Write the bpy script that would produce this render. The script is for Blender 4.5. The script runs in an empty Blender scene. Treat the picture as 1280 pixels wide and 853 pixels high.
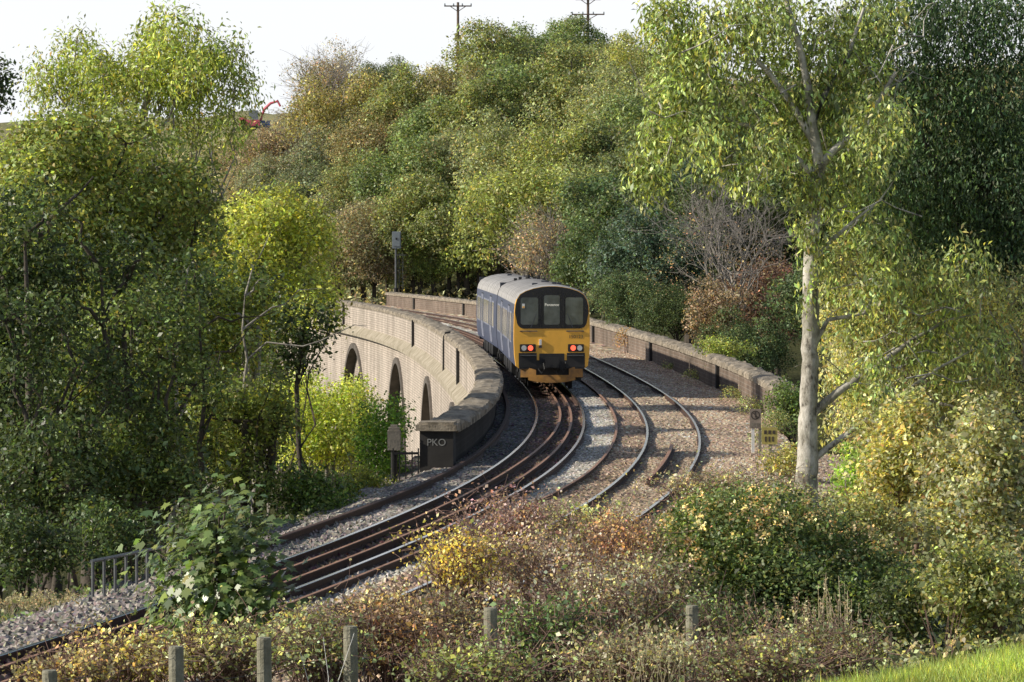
import bpy, math, random
import numpy as np
from mathutils import Vector, Matrix

D = bpy.data
SC = bpy.context.scene
COL = SC.collection
R = math.radians
F = 4190.0                 # focal length in pixels of a 1280 wide frame
CAMZ = 5.7                 # camera height above the rail tops
PITCH = math.atan((426.5 - 298) / F)

# ------------------------------------------------------------------ helpers
def link(o, parent=None):
    COL.objects.link(o)
    if parent: o.parent = parent
    return o

def tag(o, label=None, cat=None, group=None, kind=None):
    if label: o['label'] = label
    if cat: o['category'] = cat
    if group: o['group'] = group
    if kind: o['kind'] = kind
    return o

def empty(name, loc, label=None, cat=None, group=None, rz=0.0, scale=1.0):
    o = D.objects.new(name, None)
    o.empty_display_size = 0.3
    o.location = loc
    o.rotation_euler = (0, 0, rz)
    o.scale = (scale,) * 3 if not hasattr(scale, '__len__') else scale
    link(o)
    return tag(o, label, cat, group)

class MB:
    """collects boxes, tubes and strips; build() links them as one mesh object"""
    def __init__(s):
        s.v = []; s.f = []; s.m = []; s.uv = {}
    def add(s, vs, fs, mi=0):
        b = len(s.v); s.v += [tuple(p) for p in vs]
        for f in fs:
            s.f.append(tuple(b + i for i in f)); s.m.append(mi)
        return b
    def box(s, c, d, mi=0, rz=0.0, M=None):
        x, y, z = d[0] / 2, d[1] / 2, d[2] / 2
        cs, sn = math.cos(rz), math.sin(rz)
        vs = []
        for k in ((-1,-1,-1),(1,-1,-1),(1,1,-1),(-1,1,-1),(-1,-1,1),(1,-1,1),(1,1,1),(-1,1,1)):
            px, py, pz = k[0]*x, k[1]*y, k[2]*z
            q = Vector((px*cs - py*sn + c[0], px*sn + py*cs + c[1], pz + c[2]))
            vs.append(M @ q if M else q)
        s.add(vs, [(0,3,2,1),(4,5,6,7),(0,1,5,4),(1,2,6,5),(2,3,7,6),(3,0,4,7)], mi)
    def tube(s, pts, rad, n=6, mi=0, cap=True):
        pts = [Vector(p) for p in pts]
        if not hasattr(rad, '__len__'): rad = [rad] * len(pts)
        rings = []
        for i, p in enumerate(pts):
            t = (pts[min(i+1, len(pts)-1)] - pts[max(i-1, 0)])
            if t.length < 1e-9: t = Vector((0, 0, 1))
            t.normalize()
            a = Vector((0, 0, 1)) if abs(t.z) < .9 else Vector((1, 0, 0))
            u = t.cross(a).normalized(); w = t.cross(u)
            rings.append([p + (u*math.cos(2*math.pi*k/n) + w*math.sin(2*math.pi*k/n)) * rad[i] for k in range(n)])
        b = len(s.v)
        for r_ in rings: s.v += [tuple(q) for q in r_]
        for i in range(len(pts)-1):
            for k in range(n):
                k2 = (k+1) % n
                s.f.append((b+i*n+k, b+i*n+k2, b+(i+1)*n+k2, b+(i+1)*n+k)); s.m.append(mi)
        if cap:
            s.f.append(tuple(b+k for k in range(n))[::-1]); s.m.append(mi)
            e = b + (len(pts)-1)*n
            s.f.append(tuple(e+k for k in range(n))); s.m.append(mi)
    def strip(s, A, B, mi=0, uvA=None, uvB=None):
        b = len(s.v); n = len(A)
        s.v += [tuple(p) for p in A] + [tuple(p) for p in B]
        for i in range(n-1):
            s.f.append((b+i, b+i+1, b+n+i+1, b+n+i)); s.m.append(mi)
        if uvA:
            for i in range(n):
                s.uv[b+i] = uvA[i]; s.uv[b+n+i] = uvB[i]
    def mesh(s, name, mats, smooth=False):
        me = D.meshes.new(name)
        me.from_pydata(s.v, [], s.f)
        for m in (mats if isinstance(mats, (list, tuple)) else [mats]): me.materials.append(m)
        if any(s.m): me.polygons.foreach_set('material_index', s.m)
        if s.uv:
            l = me.uv_layers.new(name='UVMap')
            idx = np.empty(len(me.loops), dtype=np.int32); me.loops.foreach_get('vertex_index', idx)
            arr = np.zeros((len(s.v), 2), dtype=np.float32)
            for k, q in s.uv.items(): arr[k] = q
            l.data.foreach_set('uv', arr[idx].ravel())
        if smooth: me.polygons.foreach_set('use_smooth', [True]*len(me.polygons))
        me.update()
        return me
    def build(s, name, mats, parent=None, smooth=False):
        return link(D.objects.new(name, s.mesh(name, mats, smooth)), parent)

def quads_mesh(name, V, mat, tint=None, smooth=False, nv=4):
    """V: (n, nv, 3) array, one face each, tint (n,3) per face"""
    n = V.shape[0]
    me = D.meshes.new(name)
    me.vertices.add(n*nv); me.loops.add(n*nv); me.polygons.add(n)
    me.vertices.foreach_set('co', V.reshape(-1).astype(np.float32))
    me.loops.foreach_set('vertex_index', np.arange(n*nv, dtype=np.int32))
    me.polygons.foreach_set('loop_start', np.arange(0, n*nv, nv, dtype=np.int32))
    me.polygons.foreach_set('loop_total', np.full(n, nv, dtype=np.int32))
    if tint is not None:
        a = me.attributes.new('leaf_tint', 'FLOAT_COLOR', 'FACE')
        a.data.foreach_set('color', np.concatenate([tint, np.ones((n, 1))], 1).astype(np.float32).ravel())
    me.materials.append(mat)
    me.update(); me.validate()
    return me

# ------------------------------------------------------------------ materials
def newmat(name):
    m = D.materials.new(name); m.use_nodes = True
    nt = m.node_tree
    b = nt.nodes['Principled BSDF']
    return m, nt, b
def N(nt, t, **kw):
    n = nt.nodes.new(t)
    for k, v in kw.items(): setattr(n, k, v)
    return n
def L(nt, a, b): nt.links.new(a, b)
def ramp(nt, fac, stops):
    r = N(nt, 'ShaderNodeValToRGB')
    while len(r.color_ramp.elements) < len(stops): r.color_ramp.elements.new(0.5)
    for e, (p, c) in zip(r.color_ramp.elements, stops):
        e.position = p; e.color = (*c, 1)
    L(nt, fac, r.inputs[0]); return r.outputs[0]
def mixc(nt, fac, a, b, blend='MIX'):
    n = N(nt, 'ShaderNodeMix', data_type='RGBA', blend_type=blend)
    for i, x in ((0, fac), (6, a), (7, b)):
        if isinstance(x, (int, float)): n.inputs[i].default_value = x
        elif isinstance(x, tuple): n.inputs[i].default_value = (*x, 1)
        else: L(nt, x, n.inputs[i])
    return n.outputs[2]
def noise(nt, scale, detail=4, rough=.6, coord='Object'):
    tc = N(nt, 'ShaderNodeTexCoord'); n = N(nt, 'ShaderNodeTexNoise')
    n.inputs['Scale'].default_value = scale; n.inputs['Detail'].default_value = detail
    n.inputs['Roughness'].default_value = rough
    L(nt, tc.outputs[coord], n.inputs['Vector']); return n.outputs['Fac']
def bump(nt, h, b, strength=.5, dist=.02):
    n = N(nt, 'ShaderNodeBump'); n.inputs['Strength'].default_value = strength
    n.inputs['Distance'].default_value = dist
    L(nt, h, n.inputs['Height']); L(nt, n.outputs[0], b.inputs['Normal'])

def plain(name, col, rough=.6, metal=0.0, var=.25, scale=3.0, spec=.5, col2=None, bmp=0.0):
    m, nt, b = newmat(name)
    f = noise(nt, scale)
    c2 = col2 if col2 else tuple(c*(1-var) for c in col)
    c1 = col if col2 else tuple(min(1, c*(1+var)) for c in col)
    L(nt, ramp(nt, f, [(.3, c2), (.7, c1)]), b.inputs['Base Color'])
    b.inputs['Roughness'].default_value = rough; b.inputs['Metallic'].default_value = metal
    b.inputs['Specular IOR Level'].default_value = spec
    if bmp: bump(nt, noise(nt, scale*6), b, bmp)
    return m

def leafmat(name, rough=.5, spec=.4, trans=.34, warm=(1.15, 1.15, .6)):
    m, nt, b = newmat(name)
    at = N(nt, 'ShaderNodeAttribute', attribute_name='leaf_tint')
    oi = N(nt, 'ShaderNodeObjectInfo')
    c = mixc(nt, 1.0, oi.outputs['Color'], at.outputs['Color'], 'MULTIPLY')
    c = mixc(nt, 1.0, c, (2.45, 2.5, 2.6), 'MULTIPLY')
    L(nt, c, b.inputs['Base Color'])
    b.inputs['Roughness'].default_value = rough
    b.inputs['Specular IOR Level'].default_value = spec
    t = N(nt, 'ShaderNodeBsdfTranslucent')
    L(nt, mixc(nt, 1.0, c, tuple(w*1.5 for w in warm), 'MULTIPLY'), t.inputs['Color'])
    mx = N(nt, 'ShaderNodeMixShader'); mx.inputs[0].default_value = trans
    L(nt, b.outputs[0], mx.inputs[1]); L(nt, t.outputs[0], mx.inputs[2])
    L(nt, mx.outputs[0], nt.nodes['Material Output'].inputs['Surface'])
    return m

def brickmat(name, c1, c2, mortar, stain, sc=1.0):
    m, nt, b = newmat(name)
    uv = N(nt, 'ShaderNodeUVMap')
    br = N(nt, 'ShaderNodeTexBrick')
    br.inputs['Scale'].default_value = sc
    br.inputs['Brick Width'].default_value = .46; br.inputs['Row Height'].default_value = .155
    br.inputs['Mortar Size'].default_value = .018
    br.inputs['Color1'].default_value = (*c1, 1); br.inputs['Color2'].default_value = (*c2, 1)
    br.inputs['Mortar'].default_value = (*mortar, 1)
    L(nt, uv.outputs[0], br.inputs['Vector'])
    f = noise(nt, .33, 8, .7)
    c = mixc(nt, ramp(nt, f, [(.46, (0, 0, 0)), (.75, (1, 1, 1))]), br.outputs['Color'], stain)
    f2 = noise(nt, 9, 4, .7)
    c = mixc(nt, .55, c, ramp(nt, f2, [(.3, (.25, .25, .25)), (.7, (1, 1, 1))]), 'MULTIPLY')
    # damp streaks running down the face
    tc = N(nt, 'ShaderNodeTexCoord'); mp = N(nt, 'ShaderNodeMapping'); mp.inputs['Scale'].default_value = (.7, .7, .07)
    L(nt, tc.outputs['Object'], mp.inputs['Vector'])
    n3 = N(nt, 'ShaderNodeTexNoise'); n3.inputs['Scale'].default_value = 1.0; n3.inputs['Detail'].default_value = 5
    L(nt, mp.outputs[0], n3.inputs['Vector'])
    c = mixc(nt, .38, c, ramp(nt, n3.outputs['Fac'], [(.38, (.30, .28, .26)), (.6, (1, 1, 1))]), 'MULTIPLY')
    L(nt, c, b.inputs['Base Color']); b.inputs['Roughness'].default_value = .9
    b.inputs['Specular IOR Level'].default_value = .2
    bump(nt, f2, b, .5, .02)
    return m

M = {}
def make_materials():
    M['leaf'] = leafmat('leaf_green')
    M['leaf_gloss'] = leafmat('leaf_glossy', .40, .38, .34)
    M['leaf_dull'] = leafmat('leaf_dull', .6, .3, .3, (1.1, 1.08, .75))
    M['bark'] = plain('bark_dark', (.075, .06, .045), .9, var=.5, scale=2.2, bmp=.8)
    M['bark_pale'] = plain('bark_pale', (.50, .46, .39), .9, col2=(.09, .075, .06), scale=4.2, bmp=.8)
    M['twig_grey'] = plain('twig_grey', (.30, .27, .235), .9, var=.35, scale=1.5)
    M['twig_pink'] = plain('twig_pink', (.26, .17, .13), .85, col2=(.16, .09, .07), scale=4)
    M['straw'] = plain('straw', (.48, .42, .28), .85, col2=(.32, .26, .15), scale=5)
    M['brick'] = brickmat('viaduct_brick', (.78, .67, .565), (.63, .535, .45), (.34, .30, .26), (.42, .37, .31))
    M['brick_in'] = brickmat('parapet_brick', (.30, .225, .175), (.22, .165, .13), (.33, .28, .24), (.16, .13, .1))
    M['brick_dark'] = brickmat('parapet_brick_dark', (.06, .05, .045), (.045, .04, .035), (.07, .06, .055), (.03, .03, .028))
    M['stone'] = plain('coping_stone', (.42, .355, .27), .95, col2=(.11, .09, .065), scale=3.2, bmp=1.0)
    M['ledge'] = plain('ledge_stone', (.46, .40, .31), .95, col2=(.20, .17, .11), scale=1.6, bmp=.7)
    M['dark_masonry'] = plain('masonry_near_black', (.035, .032, .03), .95, var=.3, scale=2)
    M['rust'] = plain('rail_rust', (.085, .042, .027), .8, col2=(.045, .026, .02), scale=6, bmp=.4)
    M['rust_top'] = plain('rust_orange', (.40, .22, .13), .6, col2=(.24, .12, .07), scale=3)
    M['polish'] = plain('rail_polished', (.62, .60, .58), .22, metal=1.0, var=.08, scale=5)
    M['black'] = plain('underframe_black', (.018, .017, .017), .65, var=.4, scale=3)
    M['concrete'] = plain('old_concrete', (.24, .21, .17), .9, var=.3, scale=3, bmp=.5)
    M['steel'] = plain('galvanised_steel', (.13, .135, .14), .5, .6, var=.25, scale=4)
    M['iron'] = plain('black_iron', (.03, .028, .027), .6, .3, var=.4, scale=6)
    M['post'] = plain('weathered_post', (.33, .31, .23), .9, col2=(.17, .16, .11), scale=6, bmp=.8)
    M['yellow'] = plain('warning_yellow', (.90, .47, .06), .42, var=.07, scale=2.5)
    M['yellow_dirty'] = plain('valance_dirty_yellow', (.50, .24, .04), .65, col2=(.16, .085, .035), scale=2.2)
    M['blue'] = plain('train_blue', (.075, .09, .155), .42, col2=(.055, .068, .12), scale=1.1)
    M['blue_pale'] = plain('door_faded_blue', (.24, .255, .33), .42, var=.12, scale=1.4)
    M['roof'] = plain('roof_grey', (.44, .425, .41), .7, col2=(.27, .255, .245), scale=.9)
    M['surround'] = plain('cab_black', (.012, .013, .017), .25, var=.3, scale=2)
    M['seam'] = plain('door_seam', (.03, .035, .05), .6, var=.2, scale=3)
    M['glass'] = plain('cab_glass', (.10, .115, .115), .08, var=.5, scale=1.6, spec=1.0)
    M['side_glass'] = plain('side_glass', (.30, .31, .30), .12, col2=(.14, .15, .15), scale=1.7, spec=1.0)
    M['white'] = plain('white_marking', (.78, .77, .74), .6, var=.08, scale=4)
    M['chalk'] = plain('faded_white_paint', (.26, .26, .25), .9, var=.3, scale=9)
    M['lamp'] = plain('lamp_glass', (.62, .63, .62), .15, var=.1, scale=4)
    m, nt, b = newmat('tail_lamp_red'); b.inputs['Base Color'].default_value = (.8, .06, .03, 1)
    b.inputs['Emission Color'].default_value = (1, .12, .06, 1); b.inputs['Emission Strength'].default_value = 1.6; M['red'] = m
    m, nt, b = newmat('destination_led'); b.inputs['Base Color'].default_value = (.5, .5, .45, 1)
    b.inputs['Emission Color'].default_value = (.95, .9, .75, 1); b.inputs['Emission Strength'].default_value = .45; M['led'] = m
    M['sign_yellow'] = plain('sign_faded_yellow', (.46, .40, .12), .6, var=.15, scale=6)
    M['sign_grey'] = plain('sign_weathered', (.30, .245, .20), .7, var=.2, scale=7)
    M['sign_ink'] = plain('sign_dark_ink', (.07, .055, .045), .7, var=.2, scale=7)
    M['dig_red'] = plain('digger_red', (.62, .12, .16), .5, var=.1, scale=1)
    M['dig_blue'] = plain('digger_blue', (.05, .09, .24), .5, var=.1, scale=1)
    M['head_grey'] = plain('signal_grey', (.22, .25, .27), .5, var=.15, scale=3)
    M['pole'] = plain('pole_wood', (.14, .10, .075), .9, var=.3, scale=2)
    m, nt, b = newmat('bark_mottled')       # pale bark with fissures, dark patches painted for lichen and leaf shadow
    tc = N(nt, 'ShaderNodeTexCoord'); mp = N(nt, 'ShaderNodeMapping'); mp.inputs['Scale'].default_value = (1, 1, .55); L(nt, tc.outputs['Object'], mp.inputs['Vector'])
    n1 = N(nt, 'ShaderNodeTexNoise'); n1.inputs['Scale'].default_value = 5.5; n1.inputs['Detail'].default_value = 8; n1.inputs['Roughness'].default_value = .72; L(nt, mp.outputs[0], n1.inputs['Vector'])
    n2 = N(nt, 'ShaderNodeTexNoise'); n2.inputs['Scale'].default_value = 1.6; n2.inputs['Detail'].default_value = 4; L(nt, tc.outputs['Object'], n2.inputs['Vector'])
    c = ramp(nt, n1.outputs['Fac'], [(.36, (.12, .105, .085)), (.45, (.42, .385, .32)), (.6, (.68, .64, .56))])
    c = mixc(nt, .6, c, ramp(nt, n2.outputs['Fac'], [(.40, (.28, .28, .21)), (.56, (1, 1, 1))]), 'MULTIPLY')
    L(nt, c, b.inputs['Base Color']); b.inputs['Roughness'].default_value = .95; bump(nt, n1.outputs['Fac'], b, 1.0, .05)
    M['bark_mottled'] = m
    # ballast: per face colour times a fine mottling
    m, nt, b = newmat('ballast')
    at = N(nt, 'ShaderNodeAttribute', attribute_name='leaf_tint')
    f = noise(nt, 14, 3, .7)
    L(nt, mixc(nt, .6, at.outputs['Color'], ramp(nt, f, [(.3, (.4, .38, .37)), (.7, (1, 1, 1))]), 'MULTIPLY'), b.inputs['Base Color'])
    b.inputs['Roughness'].default_value = .95; b.inputs['Specular IOR Level'].default_value = .25
    M['ballast'] = m
    # earth and rough grass
    m, nt, b = newmat('earth')
    f = noise(nt, .35, 8, .7); f2 = noise(nt, 5, 4, .7)
    c = ramp(nt, f, [(.3, (.045, .04, .025)), (.5, (.06, .065, .025)), (.72, (.12, .11, .05))])
    c = mixc(nt, .6, c, ramp(nt, f2, [(.3, (.35, .35, .35)), (.7, (1, 1, 1))]), 'MULTIPLY')
    gm = N(nt, 'ShaderNodeNewGeometry'); sp = N(nt, 'ShaderNodeSeparateXYZ'); L(nt, gm.outputs['Position'], sp.inputs[0])
    mr = N(nt, 'ShaderNodeMapRange'); mr.inputs[1].default_value = 395; mr.inputs[2].default_value = 430; L(nt, sp.outputs['Y'], mr.inputs[0])
    c = mixc(nt, mr.outputs[0], c, ramp(nt, f, [(.3, (.20, .21, .09)), (.7, (.34, .30, .17))]))   # rough pasture on the hilltop
    L(nt, c, b.inputs['Base Color']); b.inputs['Roughness'].default_value = 1.0
    b.inputs['Specular IOR Level'].default_value = .1; bump(nt, f2, b, 1, .15)
    M['earth'] = m
make_materials()

# ------------------------------------------------------------------ the line of the railway
_zs = np.array([20, 35, 45.1, 51.7, 59.6, 67.8, 75.8, 84.7, 98.7, 110, 117.7, 125, 141, 160, 188, 216, 251, 281, 293, 320, 400])
_xs = np.array([-12.0, -8.5, -6.15, -4.8, -3.29, -2.02, -.82, .33, 1.22, 1.59, 1.66, 1.55, .85, -.6, -1.9, -4.5, -9.9, -15.4, -17.6, -22.6, -38.])
_pf = np.polyfit((_zs-150)/100, _xs, 7, w=[.3,.5,1,1,1,1,1,1,1.5,2,2,2,2,2,2,2,2,1,1,.6,.2])
_ty = np.linspace(15, 420, 811)
_tx = np.polyval(_pf, (_ty-150)/100)
_sl = np.gradient(_tx, _ty)
_s = np.concatenate([[0], np.cumsum(np.sqrt(np.diff(_tx)**2 + np.diff(_ty)**2))])
def cx(y): return np.interp(y, _ty, _tx)
def path(y0, y1, step, d=0.0):
    """points every step metres along the line, moved d to the right of the near track's centre"""
    s = np.arange(np.interp(y0, _ty, _s), np.interp(y1, _ty, _s) + 1e-6, step)
    y = np.interp(s, _s, _ty); x = np.interp(s, _s, _tx); m = np.interp(s, _s, _sl)
    k = 1/np.sqrt(1+m*m)
    d = d(y) if callable(d) else d
    return np.stack([x + k*d, y - m*k*d], 1), s
def at_off(y, d):
    m = float(np.interp(y, _ty, _sl)); k = 1/math.sqrt(1+m*m)
    return Vector((float(cx(y)) + k*d, y - m*k*d, 0))
def heading(y): return math.atan(float(np.interp(y, _ty, _sl)))   # + = leaning right

def sstep(a, b, x):
    t = np.clip((x-a)/(b-a), 0, 1); return t*t*(3-2*t)

def terrain(x, y):
    x = np.asarray(x, float); y = np.asarray(y, float)
    d = x - cx(np.clip(y, 15, 420))
    V = -5 - 13*sstep(80, 120, y) + 13*sstep(225, 300, y)
    q = y + 1.5*np.clip(x, -60, 80)
    H = np.interp(q, [150, 200, 240, 285, 310, 340, 400, 440, 600, 900], [-18, -14, -8, -3, 0, 8, 20, 24, 24, 24])
    base = np.maximum(V, H) + .8*np.sin(x*.21+1)*np.cos(y*.17)
    # the bank this side of the line, rising to the viewer
    bank = np.interp(y, [0, 10, 14, 22, 32, 46, 60, 78, 110], [3.97, 3.91, 3.79, 2.36, .95, .0, -.2, -.3, -8])
    bank = bank + np.clip(.19*(x-1.35), -1.2, .8)*(1-sstep(15, 30, y))
    bank = bank + np.clip(d-9, 0, 30)*.12*sstep(40, 60, y) + .12*np.sin(x*1.3)*np.sin(y*.9)*sstep(16, 22, y)
    nearR = sstep(2.6, 6.5, d)*(1-sstep(92, 112, y))
    base = base*(1-nearR) + bank*nearR
    left = sstep(-13, -3.2, d)
    right = 1 - sstep(7.5, 15, d)
    cor = (1-sstep(80, 92, y)) + sstep(285, 310, y)*(1-sstep(345, 400, y))
    w = cor*left*right*(1-nearR)
    base = base*(1-w) + (-.62)*w
    under = np.exp(-((d-2.2)/9.0)**4)*sstep(84, 92, y)*(1-sstep(285, 305, y))
    base = np.where(under > 0.02, np.minimum(base, -3.5*under + base*(1-under)), base)
    return base
def T(x, y): return float(terrain(x, y))

_c, _sn = math.cos(PITCH), math.sin(PITCH)
def ray(px, py):
    u = (px-640)/F; v = -(py-426.5)/F
    return Vector((u, _c + v*_sn, v*_c - _sn))
def at(px, py, Y):
    r = ray(px, py); return Vector((0, 0, CAMZ)) + r*(Y/r.y)
def spot(px, py, hc, y0=150, y1=560):
    """where a thing of centre height hc, seen at px,py, stands on the terrain"""
    r = ray(px, py)
    for Y in np.arange(y0, y1, 1.0):
        p = Vector((0, 0, CAMZ)) + r*(Y/r.y)
        h = hc(Y) if callable(hc) else hc
        if p.z - h <= T(p.x, p.y): break
    return p.x, p.y
# ------------------------------------------------------------------ ground
def build_terrain():
    xs = np.unique(np.concatenate([[-3000, -1500, -800, -400, -250], np.arange(-160, -40, 6), np.arange(-40, -14, 1.5), np.arange(-14, 16, .6), np.arange(16, 50, 1.5),
                         np.arange(50, 165, 6), [250, 400, 800, 1500, 3000]]))
    ys = np.unique(np.concatenate([[-300, -100, -30, -10, 0, 5], np.arange(8, 50, .5), np.arange(50, 130, 1.2), np.arange(130, 460, 3), np.arange(460, 620, 10), [700, 900, 1400, 2200, 3500]]))
    X, Y = np.meshgrid(xs, ys)
    Z = terrain(X, Y)
    V = np.stack([X, Y, Z], -1).reshape(-1, 3)
    ny, nx = X.shape
    i = np.arange(ny*nx).reshape(ny, nx)
    Fq = np.stack([i[:-1, :-1], i[:-1, 1:], i[1:, 1:], i[1:, :-1]], -1).reshape(-1, 4)
    me = D.meshes.new('terrain'); me.from_pydata(V.tolist(), [], Fq.tolist()); me.materials.append(M['earth'])
    me.polygons.foreach_set('use_smooth', [True]*len(me.polygons))
    tag(link(D.objects.new('terrain', me)), kind='structure')
build_terrain()

WALL_L_OUT, WALL_L_IN, WALL_R_IN, WALL_R_OUT = -2.72, -2.12, 6.9, 7.5

def build_ballast():
    rng = np.random.default_rng(3)
    def grid(y0, y1, step, d0, d1, dd, name):
        offs = np.arange(d0, d1+1e-6, dd)
        P, s = path(y0, y1, step)
        m = np.interp(P[:, 1], _ty, _sl); k = 1/np.sqrt(1+m*m)
        X = P[:, 0][:, None] + k[:, None]*offs[None]; Y = P[:, 1][:, None] - (m*k)[:, None]*offs[None]
        d = np.broadcast_to(offs[None], X.shape)
        z = -.155 + rng.normal(0, 1, X.shape)*(.016 + .012*(Y < 70))
        z = z - .42*sstep(-2.3, -3.7, d) * 1.0
        z = z - .30*sstep(5.9, 8.2, d)*(Y < 108) - .06*sstep(5.2, 6.6, d)
        z = z + .05*np.exp(-((d-1.72)/.35)**2) + .035*np.sin(X*2.1)*np.sin(Y*.8)
        V = np.stack([X, Y, z], -1).reshape(-1, 3)
        n0, n1 = X.shape
        i = np.arange(n0*n1).reshape(n0, n1)
        q = np.stack([i[:-1, :-1], i[:-1, 1:], i[1:, 1:], i[1:, :-1]], -1).reshape(-1, 4)
        Vq = V[q]
        dm = d[:-1, :-1].reshape(-1) + dd/2; ym = Y[:-1, :-1].reshape(-1)
        col = np.zeros((len(q), 3))
        grey = np.array([.31, .275, .24]); dark = np.array([.17, .115, .085]); pink = np.array([.52, .375, .265]); strip = np.array([.46, .42, .36]); tan = np.array([.54, .41, .29])
        def put(a, b, c): 
            w = (sstep(a-.12, a+.12, dm)*(1-sstep(b-.12, b+.12, dm)))[:, None]
            col[:] = col*(1-w) + c*w
        put(-9, 12, pink); put(-9, -.8, grey)
        col *= 1 - .5*(sstep(84, 90, ym)*(dm < -.8))[:, None]  # wall's shadow on the left cess painted into the ballast colour
        put(-.8, .8, dark); put(.8, 1.7, strip); put(1.75, 2.6, pink*.8); put(2.7, 4.1, tan*.85); put(4.2, 12, pink)
        xm = X[:-1, :-1].reshape(-1)
        col *= (1 + .16*np.sin(xm*1.9+ym*.33)*np.sin(ym*.21-xm*.7) + .12*np.sin(ym*.9+xm*3.1)*np.sin(xm*1.3-ym*.4))[:, None]
        col *= np.clip(rng.lognormal(0, .42, (len(q), 1)), .25, 2.6)
        col += rng.normal(0, .02, col.shape); col = np.clip(col, .015, .75)
        # weld free quads share no verts: keep the facets crisp like stones
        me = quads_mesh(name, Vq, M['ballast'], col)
        tag(link(D.objects.new(name, me)), kind='structure')
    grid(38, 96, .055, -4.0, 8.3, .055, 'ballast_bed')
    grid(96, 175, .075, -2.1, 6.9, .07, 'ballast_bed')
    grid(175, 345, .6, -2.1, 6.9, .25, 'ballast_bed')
build_ballast()

# ------------------------------------------------------------------ rails
PROF = [(-.07, -.155), (-.07, -.145), (-.012, -.125), (-.012, -.045), (-.036, -.035), (-.036, -.006), (-.03, 0), (.03, 0), (.036, -.006), (.036, -.035), (.012, -.045), (.012, -.125), (.07, -.145), (.07, -.155)]
def sweep_rail(name, y0, y1, d, top, parent=None, lift=0.0, fat=1.0, step=1.0):
    P, s = path(y0, y1, step, d)
    m = np.interp(P[:, 1], _ty, _sl)
    mb = MB(); n = len(PROF)
    for i in range(len(P)):
        k = 1/math.sqrt(1+m[i]**2)
        for a, z in PROF:
            mb.v.append((P[i, 0]+k*a*fat, P[i, 1]-m[i]*k*a*fat, z+lift))
    for i in range(len(P)-1):
        for j in range(n-1):
            mb.f.append((i*n+j, i*n+j+1, (i+1)*n+j+1, (i+1)*n+j)); mb.m.append(1 if j in (5, 6, 7) else 0)
    mb.f.append(tuple(range(n))[::-1]); mb.m.append(0)
    e = (len(P)-1)*n; mb.f.append(tuple(e+j for j in range(n))); mb.m.append(0)
    return mb.build(name, [M['rust'], top], parent)

tr = empty('railway_track', at_off(80, 0), 'left hand railway line with rusty guard rails between shiny running rails, under the train', 'railway track')
tr2 = empty('railway_track', at_off(80, 3.42), 'right hand empty railway line curving beside the train without guard rails', 'railway track')
def child(o, root):
    o.parent = root; o.matrix_parent_inverse = Matrix.Translation(-Vector(root.location)); return o
for d in (-.752, .752): child(sweep_rail('rail', 36, 340, d, M['polish']), tr)
gl = lambda a, b: (lambda y: a + (b-a)*sstep(78, 112, y))
child(sweep_rail('guard_rail', 36, 300, gl(-.28, .02), M['rust_top'], lift=.0), tr)
child(sweep_rail('guard_rail', 36, 300, gl(.30, .36), M['rust_top'], lift=.0), tr)
child(sweep_rail('guard_rail', 44, 300, lambda y: 1.25 + .5*sstep(58, 84, y), M['rust_top']), tr)
child(sweep_rail('guard_rail', 61, 300, lambda y: -1.72 - .3*(1-sstep(58, 84, y)), M['rust'], fat=1.6), tr)
for d in (2.67, 4.17): child(sweep_rail('rail', 36, 340, d, M['polish']), tr2)
lr = sweep_rail('loose_rail', 79, 92, 3.42, M['rust_top'], lift=.06, fat=1.3)
tag(lr, 'short length of spare rusty rail lying between the rails of the empty right hand line', 'rail')

# ------------------------------------------------------------------ the viaduct
via = empty('viaduct', at_off(190, 2.2) + Vector((0, 0, -20)), 'curved brick railway viaduct with stone coped parapets and tall arches', 'viaduct')
def vchild(o, p=via):
    if p is via: return child(o, via)
    o.parent = p; o.matrix_parent_inverse = p.matrix_parent_inverse.copy() if False else Matrix.Translation(Vector(via.location)) @ Matrix.Translation(-Vector(via.location)); return o
def sub(o, part):           # a sub-part modelled in world coordinates under a part whose own transform is the viaduct's
    o.parent = part; return o

def wall_strip(mb, y0, y1, d, z0, z1, step=.5, flip=False, mi=0):
    P, s = path(y0, y1, step, d)
    A = [(p[0], p[1], z0) for p in P]; B = [(p[0], p[1], z1) for p in P]
    uA = [(q, z0) for q in s[:len(P)]]; uB = [(q, z1) for q in s[:len(P)]]
    if flip: mb.strip(B, A, mi, uB, uA)
    else: mb.strip(A, B, mi, uA, uB)

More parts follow.
